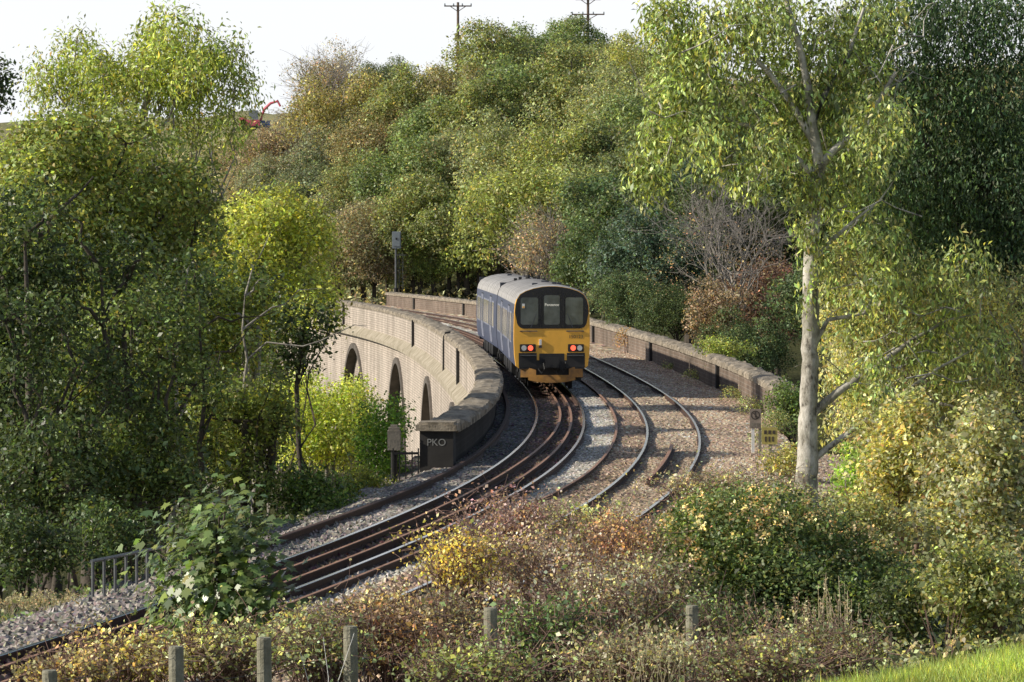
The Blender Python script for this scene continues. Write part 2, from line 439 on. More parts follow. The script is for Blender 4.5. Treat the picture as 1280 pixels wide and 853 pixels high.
def coping(name, y0, y1, da, db, z0, z1, seed, parent):
    """rough stone coping: blocks with slightly different heights and a broken edge"""
    rng = np.random.default_rng(seed)
    step = .22
    P, s = path(y0, y1, step, 0.0); m = np.interp(P[:, 1], _ty, _sl); k = 1/np.sqrt(1+m*m)
    sec = [(da, z0), (da, z1-.06), (da+.07, z1), (da+(db-da)*.35, z1+.03), (da+(db-da)*.65, z1+.03), (db-.07, z1), (db, z1-.06), (db, z0)]
    mb = MB(); n = len(sec)
    for i in range(len(P)):
        jit = rng.normal(0, .022, (n, 2)); blk = .035*math.sin(int(s[i]/1.3)*2.39)
        for j, (a, z) in enumerate(sec):
            a2 = a + (jit[j, 0] if 0 < j < n-1 else jit[j, 0]*.6); z2 = z + (jit[j, 1] + blk if 0 < j < n-1 else 0)
            mb.v.append((P[i, 0]+k[i]*a2, P[i, 1]-m[i]*k[i]*a2, z2))
    for i in range(len(P)-1):
        for j in range(n-1): mb.f.append((i*n+j, (i+1)*n+j, (i+1)*n+j+1, i*n+j+1)); mb.m.append(0)
        mb.f.append((i*n+n-1, (i+1)*n+n-1, (i+1)*n, i*n)); mb.m.append(0)
    mb.f.append(tuple(range(n))); mb.m.append(0)
    e = (len(P)-1)*n; mb.f.append(tuple(e+j for j in range(n))[::-1]); mb.m.append(0)
    return sub(mb.build(name, M['stone']), parent)

YL0, YL1 = 86.0, 325.0
YR0, YR1 = 107.0, 293.0
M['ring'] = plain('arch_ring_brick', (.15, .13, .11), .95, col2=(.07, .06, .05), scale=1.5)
# near side parapet
mb = MB()
wall_strip(mb, YL0, YL1, WALL_L_OUT, -1.0, .70)
wall_strip(mb, YL0, YL1, WALL_L_IN, -.6, .70, flip=True, mi=1)  # inner face in a much darker brick colour than the outside
pa, pb = at_off(YL0, WALL_L_OUT), at_off(YL0, WALL_L_IN)
b = mb.add([(pa.x, pa.y, -1), (pb.x, pb.y, -1), (pb.x, pb.y, .7), (pa.x, pa.y, .7)], [(0, 1, 2, 3)], 1)
for i, q in enumerate([(0, -1), (.6, -1), (.6, .7), (0, .7)]): mb.uv[b+i] = q
parL = vchild(mb.build('parapet_wall', [M['brick'], M['brick_dark']])); parL['label'] = 'near side parapet, pale brick outside and dark inside'
coping('coping', YL0-.05, YL1, WALL_L_OUT-.08, WALL_L_IN+.22, .705, .93, 5, parL)
# end pier with flat cap
ep = at_off(YL0-.36, -2.40); hz = -heading(YL0)
mb = MB(); mb.box((ep.x, ep.y, .02), (.86, .68, 1.55), 0, hz)
e = mb.build('end_pier', M['dark_masonry']); sub(e, parL)  # pier near black all over
mb = MB(); mb.box((ep.x, ep.y, .80+.06), (1.04, .86, .16), 0, hz); mb.box((ep.x, ep.y, .97), (.9, .74, .07), 0, hz)
sub(mb.build('pier_cap', M['stone']), parL)
# far side parapet
mb = MB()
wall_strip(mb, YR0, YR1, WALL_R_IN, -.6, .72, flip=False)
wall_strip(mb, YR0, YR1, WALL_R_OUT, -1.0, .72, flip=True)
pa, pb = at_off(YR0, WALL_R_IN), at_off(YR0, WALL_R_OUT)
b = mb.add([(pa.x, pa.y, -1), (pb.x, pb.y, -1), (pb.x, pb.y, .72), (pa.x, pa.y, .72)], [(0, 1, 2, 3)])
for i, q in enumerate([(0, -1), (.6, -1), (.6, .72), (0, .72)]): mb.uv[b+i] = q
pa, pb = at_off(YR1, WALL_R_IN), at_off(YR1, WALL_R_OUT)
b = mb.add([(pa.x, pa.y, -1), (pb.x, pb.y, -1), (pb.x, pb.y, .72), (pa.x, pa.y, .72)], [(3, 2, 1, 0)])
for i, q in enumerate([(0, -1), (.6, -1), (.6, .72), (0, .72)]): mb.uv[b+i] = q
parR = vchild(mb.build('parapet_wall', M['brick_in'])); parR['label'] = 'far side parapet of brown brick lit by the sun'
coping('coping', YR0-.05, YR1+.05, WALL_R_IN-.10, WALL_R_OUT+.1, .725, .95, 6, parR)
# near black boxes on the wall marking joints between the parapet panels
def joint(y, d, z0, z1, w, par):
    p = at_off(y, d); mb = MB(); mb.box((p.x, p.y, (z0+z1)/2), (.16, w, z1-z0), 0, -heading(y)); sub(mb.build('panel_joint', M['dark_masonry']), par)
for y in (131, 160, 190, 222, 255, 278): joint(y, WALL_R_IN-.05, -.5, .74, .42, parR)
for y in (150, 201.5, 252, 300): joint(y, WALL_L_OUT-.06, -1.0, .78, .5, parL)
# drain pipe with a bent top on the near parapet
p0 = at_off(166, WALL_L_OUT-.13)
mb = MB(); mb.tube([(p0.x, p0.y, -1.2), (p0.x, p0.y, .55), (p0.x+.02, p0.y+.02, .85), (p0.x+.1, p0.y, 1.02), (p0.x+.35, p0.y, 1.06)], .05, 8)
sub(mb.build('drain_pipe', M['iron']), parL)
# sloping string course
mb = MB()
def off3(y0, y1, step, d, z):
    P, s = path(y0, y1, step, d); return [(p[0], p[1], z) for p in P]
prof = [(WALL_L_OUT-.005, -.72), (WALL_L_OUT-.42, -1.12), (WALL_L_OUT-.44, -1.34), (WALL_L_OUT-.06, -1.42)]
for (d0, z0), (d1, z1) in zip(prof[:-1], prof[1:]): mb.strip(off3(100, YL1, .4, d1, z1), off3(100, YL1, .4, d0, z0))
vchild(mb.build('string_course', M['ledge'], None, True))
# spandrel with arches, a recessed ring inside each opening and the barrel behind
ARCH = [246.0, 216.0, 186.5, 157.0, 127.0]; RO, RI = 7.0, 5.5
ZS = -2.35 - RO; ZB = -26.0
def s_of(y): return float(np.interp(y, _ty, _s))
def pt(s, d, z):
    y = float(np.interp(s, _s, _ty)); p = at_off(y, d); return (p.x, p.y, z)
def face(d, R_, top, y0, y1, sgn, name, mat):
    mb = MB(); cs = sorted(s_of(a) for a in ARCH)
    ss = list(np.arange(s_of(y0), s_of(y1), 1.5))
    for c in cs:
        ss = [q for q in ss if abs(q-c) > R_+.05] + [c - R_*math.cos(t) for t in np.linspace(0, math.pi, 41)]
    ss = sorted(ss)
    def low(q, side):
        for c in cs:
            if abs(q-c) < R_ - 1e-6: return ZS + math.sqrt(max(0, R_**2-(q-c)**2))
            if abs(abs(q-c)-R_) < 1e-5: return ZS if (side == (1 if q < c else -1)) else ZB
        return ZB
    for a, b2 in zip(ss[:-1], ss[1:]):
        za, zb = low(a, 1), low(b2, -1)
        inside = any(abs((a+b2)/2-c) < R_ for c in cs)
        quad = [pt(a, d, za), pt(b2, d, zb), pt(b2, d, top), pt(a, d, top)]
        uv = [(a, za), (b2, zb), (b2, top), (a, top)]
        if not sgn: quad.reverse(); uv.reverse()
        b_ = mb.add(quad, [(0, 1, 2, 3)])
        for i, q in enumerate(uv): mb.uv[b_+i] = q
    return vchild(mb.build(name, mat))
face(WALL_L_OUT, RO, -1.0, 95, YL1, False, 'spandrel_wall', M['brick'])
face(WALL_R_OUT, RO, -1.0, 104, YR1, True, 'spandrel_wall', M['brick_in'])
for a in ARCH:
    c = s_of(a)
    # proud ring round the opening, its recessed order and the barrel
    th = np.linspace(0, math.pi, 41)
    def arc(r, d): return [pt(c - r*math.cos(t), d, ZS + r*math.sin(t)) for t in th]
    mb = MB()
    mb.strip(arc(RO, WALL_L_OUT-.14), arc(RO+.38, WALL_L_OUT-.14)); mb.strip(arc(RO+.38, WALL_L_OUT-.14), arc(RO+.38, WALL_L_OUT))
    mb.strip(arc(RO, WALL_L_OUT+.55), arc(RO, WALL_L_OUT-.14))
    for sg in (-1, 1):
        for r0, r1, da, db in ((RO, RO+.38, -.14, -.14), (RO+.38, RO+.38, -.14, 0), (RO, RO, .55, -.14)):
            mb.add([pt(c+sg*r0, WALL_L_OUT+da, ZB), pt(c+sg*r1, WALL_L_OUT+db, ZB), pt(c+sg*r1, WALL_L_OUT+db, ZS), pt(c+sg*r0, WALL_L_OUT+da, ZS)], [(0, 1, 2, 3)])
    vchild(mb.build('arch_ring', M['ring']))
    mb = MB()
    A, B = arc(RI, WALL_L_OUT+.55), arc(RO, WALL_L_OUT+.55)
    u = lambda r: [(c-r*math.cos(t), ZS+r*math.sin(t)) for t in th]
    mb.strip(A, B, 0, u(RI), u(RO))
    mb.strip(arc(RI, WALL_R_OUT-.01), A, 0, [(q*3, 9.5) for q in th], [(q*3, 0) for q in th])
    for sg in (-1, 1):
        for r0, r1, da, db in ((RI, RO, WALL_L_OUT+.55, WALL_L_OUT+.55), (RI, RI, WALL_R_OUT-.01, WALL_L_OUT+.55)):
            b_ = mb.add([pt(c+sg*r0, da, ZB), pt(c+sg*r1, db, ZB), pt(c+sg*r1, db, ZS), pt(c+sg*r0, da, ZS)], [(0, 1, 2, 3)])
            for i, q in enumerate([(da, ZB), (da+r1-r0+abs(db-da), ZB), (da+r1-r0+abs(db-da), ZS), (da, ZS)]): mb.uv[b_+i] = q
    vchild(mb.build('arch_barrel', M['brick']))
# deck slab under the ballast
mb = MB()
mb.strip(off3(88, YL1, 1, WALL_L_IN-.05, -.5), off3(88, YL1, 1, WALL_R_IN+.05, -.5))
vchild(mb.build('deck', M['dark_masonry']))

# painted letters on the end pier
def text_obj(name, body, size, mat, loc, rot, parent=None, ext=.002, sx=1.0):
    cu = D.curves.new(name, 'FONT'); cu.body = body; cu.size = size; cu.align_x = 'CENTER'; cu.align_y = 'CENTER'; cu.extrude = ext
    tmp = D.objects.new(name, cu); COL.objects.link(tmp)
    dg = bpy.context.evaluated_depsgraph_get()
    me = D.meshes.new_from_object(tmp.evaluated_get(dg)); D.objects.remove(tmp); D.curves.remove(cu)
    me.materials.clear(); me.materials.append(mat)
    o = D.objects.new(name, me); o.location = loc; o.rotation_euler = rot; o.scale = (sx, 1, 1)
    return link(o, parent)
fp = ep + Vector((-math.sin(heading(YL0))*.345*1.0, -.345, .48))
g = text_obj('graffiti', 'PKO', .25, M['chalk'], fp, (R(90), 0, hz), None, .003, 1.0); sub(g, parL)
g['label'] = 'pale painted graffiti letters PKO'

# ------------------------------------------------------------------ iron gate beside the end pier
gp = at_off(YL0-1.0, -3.05)
gt = empty('iron_gate', (gp.x, gp.y, -1.6), 'black iron bar gate beside the dark end of the viaduct parapet', 'gate')
for i in range(5):
    mb = MB(); mb.box((-.42+i*.16, -.0+i*.012, .95), (.035, .035, 2.0 if i in (0, 4) else 1.85)); o = mb.build('bar', M['iron'], gt)
for z in (1.05, 1.82):
    mb = MB(); mb.box((-.1, .024, z), (.68, .05, .06), 0, .075); mb.build('cross_rail', M['iron'], gt)
gq = at_off(YL0-1.0, -3.62)
gpst = empty('stone_post', (gq.x+.16, gq.y+.25, -1.7), 'stubby brown stone gatepost with a rounded top, left of the dark parapet end', 'gatepost')
mb = MB(); mb.tube([(0, 0, 0), (0, 0, 1.98)], .085, 8); mb.build('shaft', M['iron'], gpst)
mb = MB(); mb.box((0, 0, 2.24), (.33, .33, .5)); mb.box((0, 0, 2.53), (.28, .28, .08)); mb.box((0, 0, 2.6), (.18, .18, .06)); mb.build('post_head', M['concrete'], gpst)

# ------------------------------------------------------------------ the train
def car_section(sc=1.0, drop=0.0):
    half = [(1.22, .82), (1.33, .90), (1.385, 1.3), (1.405, 1.8), (1.40, 2.3), (1.385, 2.8), (1.36, 3.08), (1.305, 3.28), (1.19, 3.46), (.98, 3.58), (.68, 3.675), (.36, 3.735), (.12, 3.755)]
    pts = half + [(-x, z) for x, z in half[::-1]]
    return [(x*sc, z - drop*max(0, (z-2.4)/1.3)) for x, z in pts]
LEN = 19.6
def lerp_side(z):
    hs = [(1.33, .90), (1.385, 1.3), (1.405, 1.8), (1.40, 2.3), (1.385, 2.8), (1.36, 3.08)]
    return float(np.interp(z, [h[1] for h in hs], [h[0] for h in hs]))
train = empty('train', (0, 0, 0), 'two carriage diesel passenger train, yellow front and faded blue sides, rounding the viaduct', 'train')
def carriage(y_front, y_rear, front):
    a, b_ = at_off(y_front, 0), at_off(y_rear, 0)
    dirv = (b_-a).normalized(); ang = math.atan2(-dirv.x, dirv.y)
    # body shell
    mb = MB(); rings = []
    prof = [(0.0, .985, .035), (.05, .997, .012), (.14, 1.0, 0)] if front else [(0, 1, 0)]
    ysx = [p[0] for p in prof] + list(np.linspace(.5, LEN-.14, 24)) + [LEN]
    secs = [car_section(p[1], p[2]) for p in prof] + [car_section()]*25
    n = len(secs[0])
    for y, sec in zip(ysx, secs):
        for x, z in sec: mb.v.append((x, y, z))
    for i in range(len(ysx)-1):
        for j in range(n-1):
            zc = (secs[i][j][1]+secs[i][j+1][1])/2
            mi = 1 if zc > 3.0 else 0
            if front and ysx[i] < .04 and zc < 3.2: mi = 2
            mb.f.append((i*n+j, i*n+j+1, (i+1)*n+j+1, (i+1)*n+j)); mb.m.append(mi)
        mb.f.append((i*n+n-1, i*n, (i+1)*n, (i+1)*n+n-1)); mb.m.append(3)
    mb.f.append(tuple(range(n))[::-1]); mb.m.append(2 if front else 3)
    e = (len(ysx)-1)*n; mb.f.append(tuple(e+j for j in range(n))); mb.m.append(3)
    car = mb.build('carriage', [M['blue'], M['roof'], M['yellow'], M['black']], train)
    car.location = (a.x, a.y, .1); car.scale = (1, 1, 1.035); car.rotation_euler = (0, 0, ang)
    me = car.data
    for p in me.polygons:
        if len(p.vertices) == 4 and p.center.z > 3.0 and p.center.y > .2: p.use_smooth = True
    car['label'] = 'leading carriage with the yellow cab end' if front else 'rear carriage of the train'
    def part(name, m, mats): return m.build(name, mats, car)
    # roof ribs
    for y in np.arange(.9, LEN-.4, 1.45):
        mb = MB(); A = [(x*1.004, y, z+.014) for x, z in car_section() if z > 3.2]; B = [(x, y+.07, z) for x, _, z in A]
        mb.strip(A, B); C_ = [(x, y, z-.03) for x, _, z in A]; mb.strip(C_, A); mb.strip(B, [(x, y+.07, z-.03) for x, _, z in A])
        part('roof_rib', mb, M['roof'])
    # doors, windows on both sides
    for sg in (-1, 1):
        def panel(name, y0, y1, z0, z1, proud, mat, rows=5):
            m2 = MB(); zs = np.linspace(z0, z1, rows)
            A = [(sg*(lerp_side(z)+proud), y0, z) for z in zs]; B = [(sg*(lerp_side(z)+proud), y1, z) for z in zs]
            m2.strip(A, B); m2.strip([(sg*(lerp_side(z)-.02), y0, z) for z in zs], A); m2.strip(B, [(sg*(lerp_side(z)-.02), y1, z) for z in zs])
            m2.add([A[-1], B[-1], (sg*(lerp_side(z1)-.02), y1, z1), (sg*(lerp_side(z1)-.02), y0, z1)], [(0, 1, 2, 3)])
            return m2.build(name, mat, car)
        if front: panel('cab_door', .95, 1.55, 1.0, 2.95, .006, M['blue']); panel('cab_window', 1.02, 1.48, 2.05, 2.75, .012, M['side_glass'])
        for dc in (5.4, 13.6):
            panel('door_recess', dc-1.02, dc+1.02, .98, 2.98, .005, M['seam'])
            for k in (-1, 1):
                panel('door', dc+k*.44-.36, dc+k*.44+.36, 1.0, 2.92, .012, M['blue_pale'])
                panel('door_window', dc+k*.44-.2, dc+k*.44+.2, 1.72, 2.7, .02, M['side_glass'])
        for w0, w1 in ((2.3, 3.9), (7.0, 8.4), (8.7, 10.1), (10.4, 11.9), (15.2, 16.6), (16.9, 18.4)):
            panel('window_frame', w0-.07, w1+.07, 1.66, 2.78, .007, M['blue_pale']); panel('window', w0, w1, 1.72, 2.72, .014, M['side_glass'])
        # underframe equipment boxes
        for y0, y1, zb in ((5.6, 7.4, .34), (7.8, 9.6, .42), (10.2, 12.4, .36), (12.8, 14.0, .45)):
            m2 = MB(); m2.box((sg*1.0, (y0+y1)/2, (zb+.84)/2), (.55, y1-y0, .84-zb)); part('equipment_box', m2, M['black'])
    # bogies
    for yb in (2.8, 16.8):
        m2 = MB()
        for sg in (-1, 1):
            m2.box((sg*1.02, yb, .52), (.14, 2.9, .2)); m2.box((sg*1.06, yb, .7), (.2, .8, .22))
            for w in (-1.1, 1.1):
                ax = [(sg*.68, yb+w, .42), (sg*.82, yb+w, .42)]; m2.tube(ax, .40, 20)
                m2.box((sg*1.05, yb+w, .46), (.22, .34, .3))
        for w in (-1.1, 1.1): m2.tube([(-.8, yb+w, .42), (.8, yb+w, .42)], .07, 8)
        part('bogie', m2, M['black'])
    # roof gear: vents and exhaust
    for (x, y, dx, dy, h) in ((.25, 3.4, .16, .3, .09), (-.45, 4.1, .2, .2, .07), (.5, 5.0, .18, .5, .08), (.9, 6.1, .15, .25, .08), (.15, 8.6, .3, .2, .07)) if front else ((.2, 6, .2, .3, .08), (.5, 9, .2, .3, .08), (-.2, 12, .2, .2, .08)):
        z = float(np.interp(abs(x), [.12, .36, .68, .98], [3.755, 3.735, 3.675, 3.58])); m2 = MB(); m2.box((x, y, z+h/2-.01), (dx, dy, h)); part('roof_vent', m2, M['seam'])
    if front:
        m2 = MB()   # dark exhaust plate crossing the roof at the inner end
        A = [(x, LEN-.5, z+.022) for x, z in car_section() if z > 3.5]; B = [(x, LEN-.22, z) for x, _, z in A]
        m2.strip(A, B); m2.tube([(-.1, LEN-.36, 3.75), (-.1, LEN-.36, 3.9)], .09, 8); m2.tube([(.35, LEN-.36, 3.72), (.35, LEN-.36, 3.88)], .07, 8)
        for k in range(7): m2.box((-.62+k*.2, LEN-.36, 3.72 + .06*math.sin(k*2.1)), (.13, .22, .12))
        part('exhaust', m2, M['black'])
    m2 = MB(); m2.box((0, LEN+.11, 2.15), (2.5, .22, 2.9)); part('gangway', m2, M['seam'])
    if not front: return
    # ---- cab end. the face is the plane y = 0 of the carriage
    def rounded(x0, x1, z0, z1, r, topcurve=0.0, n=7):
        pts = []
        for cxx, czz, a0 in ((x1-r, z0+r, -90), (x1-r, z1-r, 0), (x0+r, z1-r, 90), (x0+r, z0+r, 180)):
            for k in range(n):
                a_ = R(a0 + 90*k/(n-1)); pts.append((cxx+r*math.cos(a_), czz+r*math.sin(a_)))
        if topcurve: 
            mid = []
            i0 = 2*n
            top = [((x1-r)+(x0-x1+2*r)*q, z1 + topcurve*math.sin(math.pi*q)) for q in np.linspace(0, 1, 9)[1:-1]]
            pts = pts[:i0] + top + pts[i0:]
        return pts
    def plate(name, pts, y, mat, th=.02, parent=None):
        m2 = MB(); n2 = len(pts)
        m2.add([(x, y, z) for x, z in pts], [tuple(range(n2))])
        b2 = m2.add([(x, y, z) for x, z in pts] + [(x, y+th, z) for x, z in pts], [])
        for i in range(n2): m2.f.append((b2+i, b2+n2+i, b2+n2+(i+1) % n2, b2+(i+1) % n2)); m2.m.append(0)
        o = m2.build(name, mat, car if parent is None else parent); return o
    sec = [(x*.988, z-.012) for x, z in car_section(.985, .035) if z > 2.75]
    low = rounded(-1.285, 1.285, 2.22, 3.0, .27)
    plate('windscreen_surround', low[:7] + sec + low[21:], -.016, M['surround'], .05)
    for x0, x1, z1 in ((-1.14, -.50, 3.32), (-.29, .29, 3.40), (.50, 1.14, 3.32)):
        plate('windscreen', rounded(x0, x1, 2.36, z1, .08), -.022, M['glass'], .02)
    for x in (-.42, .42):
        m2 = MB(); m2.box((x, -.022, 2.82), (.035, .015, 1.1)); part('screen_pillar', m2, M['black'])
    text_obj('destination_sign', 'Penzance', .14, M['led'], (0, -.03, 3.06), (R(90), 0, 0), car)
    m2 = MB(); m2.box((-1.04, -.028, 3.02), (.1, .006, .16)); part('cab_notice', m2, M['white'])
    m2 = MB(); m2.box((-1.04, -.0335, 2.98), (.08, .004, .06)); part('cab_notice', m2, M['yellow'])
    for x in (-.85, .85):
        m2 = MB(); m2.tube([(x-.32, -.03, 2.13), (x+.32, -.03, 2.13)], .02, 6)
        for k in (-.3, 0, .3): m2.box((x+k, -.015, 2.13), (.03, .03, .03))
        part('grab_rail', m2, M['steel'])
        m2 = MB(); m2.tube([(x*.9, -.05, 2.26), (x*.9+.2*(1 if x < 0 else -1), -.05, 2.75)], .014, 5); part('wiper', m2, M['seam'])
    text_obj('unit_number', '150123', .17, M['sign_ink'], (.88, -.006, 1.93), (R(90), 0, 0), car, .002, 1.05)
    m2 = MB(); m2.box((-.42, -.03, 1.74), (.085, .06, .2)); part('lamp_bracket', m2, M['white'])
    m2 = MB(); m2.box((-.42, -.03, 1.58), (.1, .05, .08)); part('lamp_bracket', m2, M['seam'])
    for sg in (-1, 1):
        plate('lamp_cluster', rounded(sg*.88-.29, sg*.88+.29, 1.40, 1.67, .03), -.03, M['black'], .03)
        for xo, mat, nm in ((.14, M['lamp'], 'headlight'), (-.1, M['red'], 'tail_light')):
            m2 = MB(); x = sg*(.88+xo); m2.tube([(x, -.055, 1.535), (x, -.02, 1.535)], .095, 18); part(nm, m2, mat)
        plate('buffer_recess', [(sg*.88-.33, .86), (sg*.88+.33, .86), (sg*.88+.33, 1.36), (sg*.88-.33, 1.36)], -.02, M['black'], .02)
        m2 = MB(); m2.box((sg*.86, -.05, 1.27), (.6, .08, .03)); part('step', m2, M['steel'])
    plate('buffer_beam', [(-1.2, .80), (1.2, .80), (1.2, 1.10), (-1.2, 1.10)], -.012, M['black'], .01)
    plate('coupler_recess', rounded(-.46, .46, .84, 1.34, .02), -.018, M['black'], .02)
    m2 = MB(); m2.box((0, -.22, 1.0), (.42, .42, .3)); m2.box((0, -.44, 1.03), (.5, .06, .36)); m2.tube([(-.12, -.48, .95), (-.12, -.46, .95)], .07, 12); m2.tube([(.12, -.48, .95), (.12, -.46, .95)], .07, 12)
    part('coupler', m2, M['black'])
    for x, z in ((-.3, .8), (.28, .78), (.5, .85)): m2 = MB(); m2.tube([(x, -.1, z+.2), (x+.03, -.2, z), (x-.08, -.2, z-.15), (x-.2, -.12, z)], .028, 6); part('brake_hose', m2, M['black'])
    m2 = MB()   # stepped obstacle deflector, dirty yellow
    P = [(-1.14, .92), (-1.14, .50), (-.86, .50), (-.86, .40), (-.5, .33), (0, .30), (.5, .33), (.86, .40), (.86, .50), (1.14, .50), (1.14, .98), (.62, .80), (.62, .58), (-.58, .58), (-.58, .76)]
    bow = lambda x: -.12 + .14*abs(x)**2
    i0 = m2.add([(x, bow(x), z) for x, z in P], []); i1 = m2.add([(x, bow(x)+.07, z) for x, z in P], [])
    # split into convex pieces so the notch stays open
    for f in ((0, 1, 2, 14), (2, 3, 4, 13, 14), (4, 5, 13), (5, 12, 13), (5, 6, 12), (6, 7, 8, 11, 12), (8, 9, 10, 11)):
        m2.f.append(tuple(i0+k for k in f)); m2.m.append(0); m2.f.append(tuple(i1+k for k in f)[::-1]); m2.m.append(0)
    for k in range(len(P)): m2.f.append((i0+k, i1+k, i1+(k+1) % len(P), i0+(k+1) % len(P))); m2.m.append(0)
    part('obstacle_deflector', m2, M['yellow_dirty'])
    m2 = MB(); m2.box((0, .5, .72), (2.3, .8, .5)); part('headstock', m2, M['black'])
carriage(122.5, 142.3, True)
carriage(142.55, 162.3, False)

# ------------------------------------------------------------------ lineside things
def signal():
    p = at_off(300, 7.6); p.x, p.y = at(495, 384, 297).x, 297
    z0 = -.7
    s = empty('railway_signal', (p.x, p.y, z0), 'colour light railway signal seen from behind on a tall grey post, left of the train', 'signal')
    mb = MB(); mb.tube([(0, 0, 0), (0, 0, 2.0)], .22, 10); mb.build('post_base', M['iron'], s)
    mb = MB(); mb.tube([(0, 0, 2.0), (0, 0, 5.6)], .11, 10); mb.build('post', M['steel'], s)
    mb = MB(); mb.box((0.05, 0, 6.25), (.78, .34, 1.5)); mb.box((.05, -.2, 6.3), (.6, .08, 1.2)); mb.box((.05, .35, 6.7), (.7, .4, .05)); mb.box((.05, .35, 6.1), (.7, .4, .05)); mb.build('signal_head', M['head_grey'], s)
    mb = MB(); mb.box((.05, -.25, 6.35), (.14, .04, .18)); mb.build('maker_plate', M['black'], s)
    mb = MB()
    for x in (.28, .62): mb.tube([(x, 0, 1.9), (x, 0, 5.1)], .025, 5)
    for z in np.arange(2.2, 5.1, .35): mb.tube([(.28, 0, z), (.62, 0, z)], .02, 5)
    mb.box((.45, 0, 4.9), (.9, .5, .06)); mb.build('ladder', M['steel'], s)
signal()

def lineside_signs():
    p = at(944, 590, 92); z = T(p.x, p.y)
    s = empty('trespass_sign', (p.x, p.y, z), 'weathered no walking prohibition sign on twin pale posts at the end of the parapet', 'sign')
    top = at(944, 530, 92).z - z
    for x in (-.06, .13):
        mb = MB(); mb.box((x, .03, (top-.1)/2), (.08, .06, top-.1)); mb.build('post', M['white'] if x < 0 else M['post'], s)
    mb = MB(); mb.box((0, 0, top+.14), (.31, .025, .54)); pl = mb.build('sign_panel', M['sign_grey'], s)
    mb = MB(); n = 28
    A = [(.125*math.cos(2*math.pi*k/n), -.016, top+.24+.125*math.sin(2*math.pi*k/n)) for k in range(n+1)]
    B = [(.095*math.cos(2*math.pi*k/n), -.016, top+.24+.095*math.sin(2*math.pi*k/n)) for k in range(n+1)]
    mb.strip(A, B); mb.add([(-.09, -.017, top+.31), (-.07, -.017, top+.33), (.09, -.017, top+.17), (.07, -.017, top+.15)], [(0, 1, 2, 3)])
    mb.box((0, -.0165, top+.235), (.03, .005, .12)); mb.box((0, -.0165, top+.315), (.04, .005, .035)); mb.box((.025, -.0165, top+.18), (.022, .005, .07), 0, 0)
    o = mb.build('walking_man_symbol', M['sign_ink'], s)
    mb = MB(); mb.box((0, -.0165, top-.03), (.24, .006, .1)); mb.build('text_strip', M['concrete'], s)
    p = at(962, 590, 92.6); z = T(p.x, p.y)
    t = empty('warning_sign', (p.x, p.y, z), 'square faded yellow notice on a short post, right of the prohibition sign', 'sign')
    top = at(962, 545, 92.6).z - z
    mb = MB(); mb.box((.02, .03, top/2), (.08, .06, top)); mb.build('post', M['post'], t)
    mb = MB(); mb.box((0, 0, top), (.43, .025, .47)); mb.build('sign_panel', M['sign_yellow'], t)
    mb = MB()
    for i in range(3):
        mb.box((-.12+.12*i, -.0165, top+.1), (.075, .006, .10)); mb.box((-.11+.1*i, -.0165, top-.09), (.05, .006, .14))
    mb.build('notice_lettering', M['sign_ink'], t)
lineside_signs()

def handrail():
    a = at(116, 752, 54); b_ = at(184, 748, 57)
    h = empty('handrail', (a.x, a.y, T(a.x, a.y)), 'grey tubular steel handrail at the edge of the trees on the left', 'handrail')
    z0 = at(116, 702, 54).z - T(a.x, a.y); v = Vector((b_.x-a.x, b_.y-a.y, at(190, 688, 57).z - at(116, 702, 54).z))
    for k in range(6):
        q = k/5; mb = MB(); base = v*q; mb.tube([(base.x, base.y, base.z - .1), (base.x, base.y, base.z + z0)], .028, 6); mb.build('upright', M['steel'], h)
    for zz in (z0, z0*.3):
        mb = MB(); mb.tube([(-.02, 0, zz), (v.x*1.3, v.y*1.3, v.z*1.3+zz)], .03, 6); mb.build('top_rail' if zz == z0 else 'mid_rail', M['steel'], h)
handrail()

def telegraph(px, ybase, ytop, Y, arms, label, boxed):
    b_ = at(px, ybase, Y); g = T(b_.x, b_.y); t = at(px, ytop, Y).z
    o = empty('telegraph_pole', (b_.x, b_.y, g), label, 'telegraph pole')
    H = t-g
    mb = MB(); mb.tube([(0, 0, -.5), (0, 0, H)], [.2, .16], 8); mb.build('pole', M['pole'], o)
    for za, w in arms:
        mb = MB(); mb.box((0, -.2, H-za), (w, .14, .16)); ar = mb.build('crossarm', M['pole'], o)
        for k in (-.48, -.16, .16, .48):
            m2 = MB(); m2.tube([(k*w, -.2, H-za+.08), (k*w, -.2, H-za+.34)], [.1, .07], 8); m2.build('insulator', M['head_grey'], ar)
        m2 = MB(); m2.tube([(-w*.3, -.2, H-za), (0, -.2, H-za-.7)], .05, 5); m2.tube([(w*.3, -.2, H-za), (0, -.2, H-za-.7)], .05, 5); m2.build('brace', M['pole'], ar)
    if boxed: mb = MB(); mb.box((0, -.3, H-4.6), (.75, .5, .8)); mb.box((0, -.25, H-5.9), (.4, .3, .9)); mb.build('fuse_box', M['pole'], o)
telegraph(572.5, 90, 3, 430, [(.5, 3.5)], 'wooden telegraph pole with a single crossarm above the wooded skyline', True)
telegraph(735, 60, -14, 430, [(1.4, 3.2), (3.3, 4.2)], 'wooden telegraph pole with two crossarms, further right on the skyline', False)

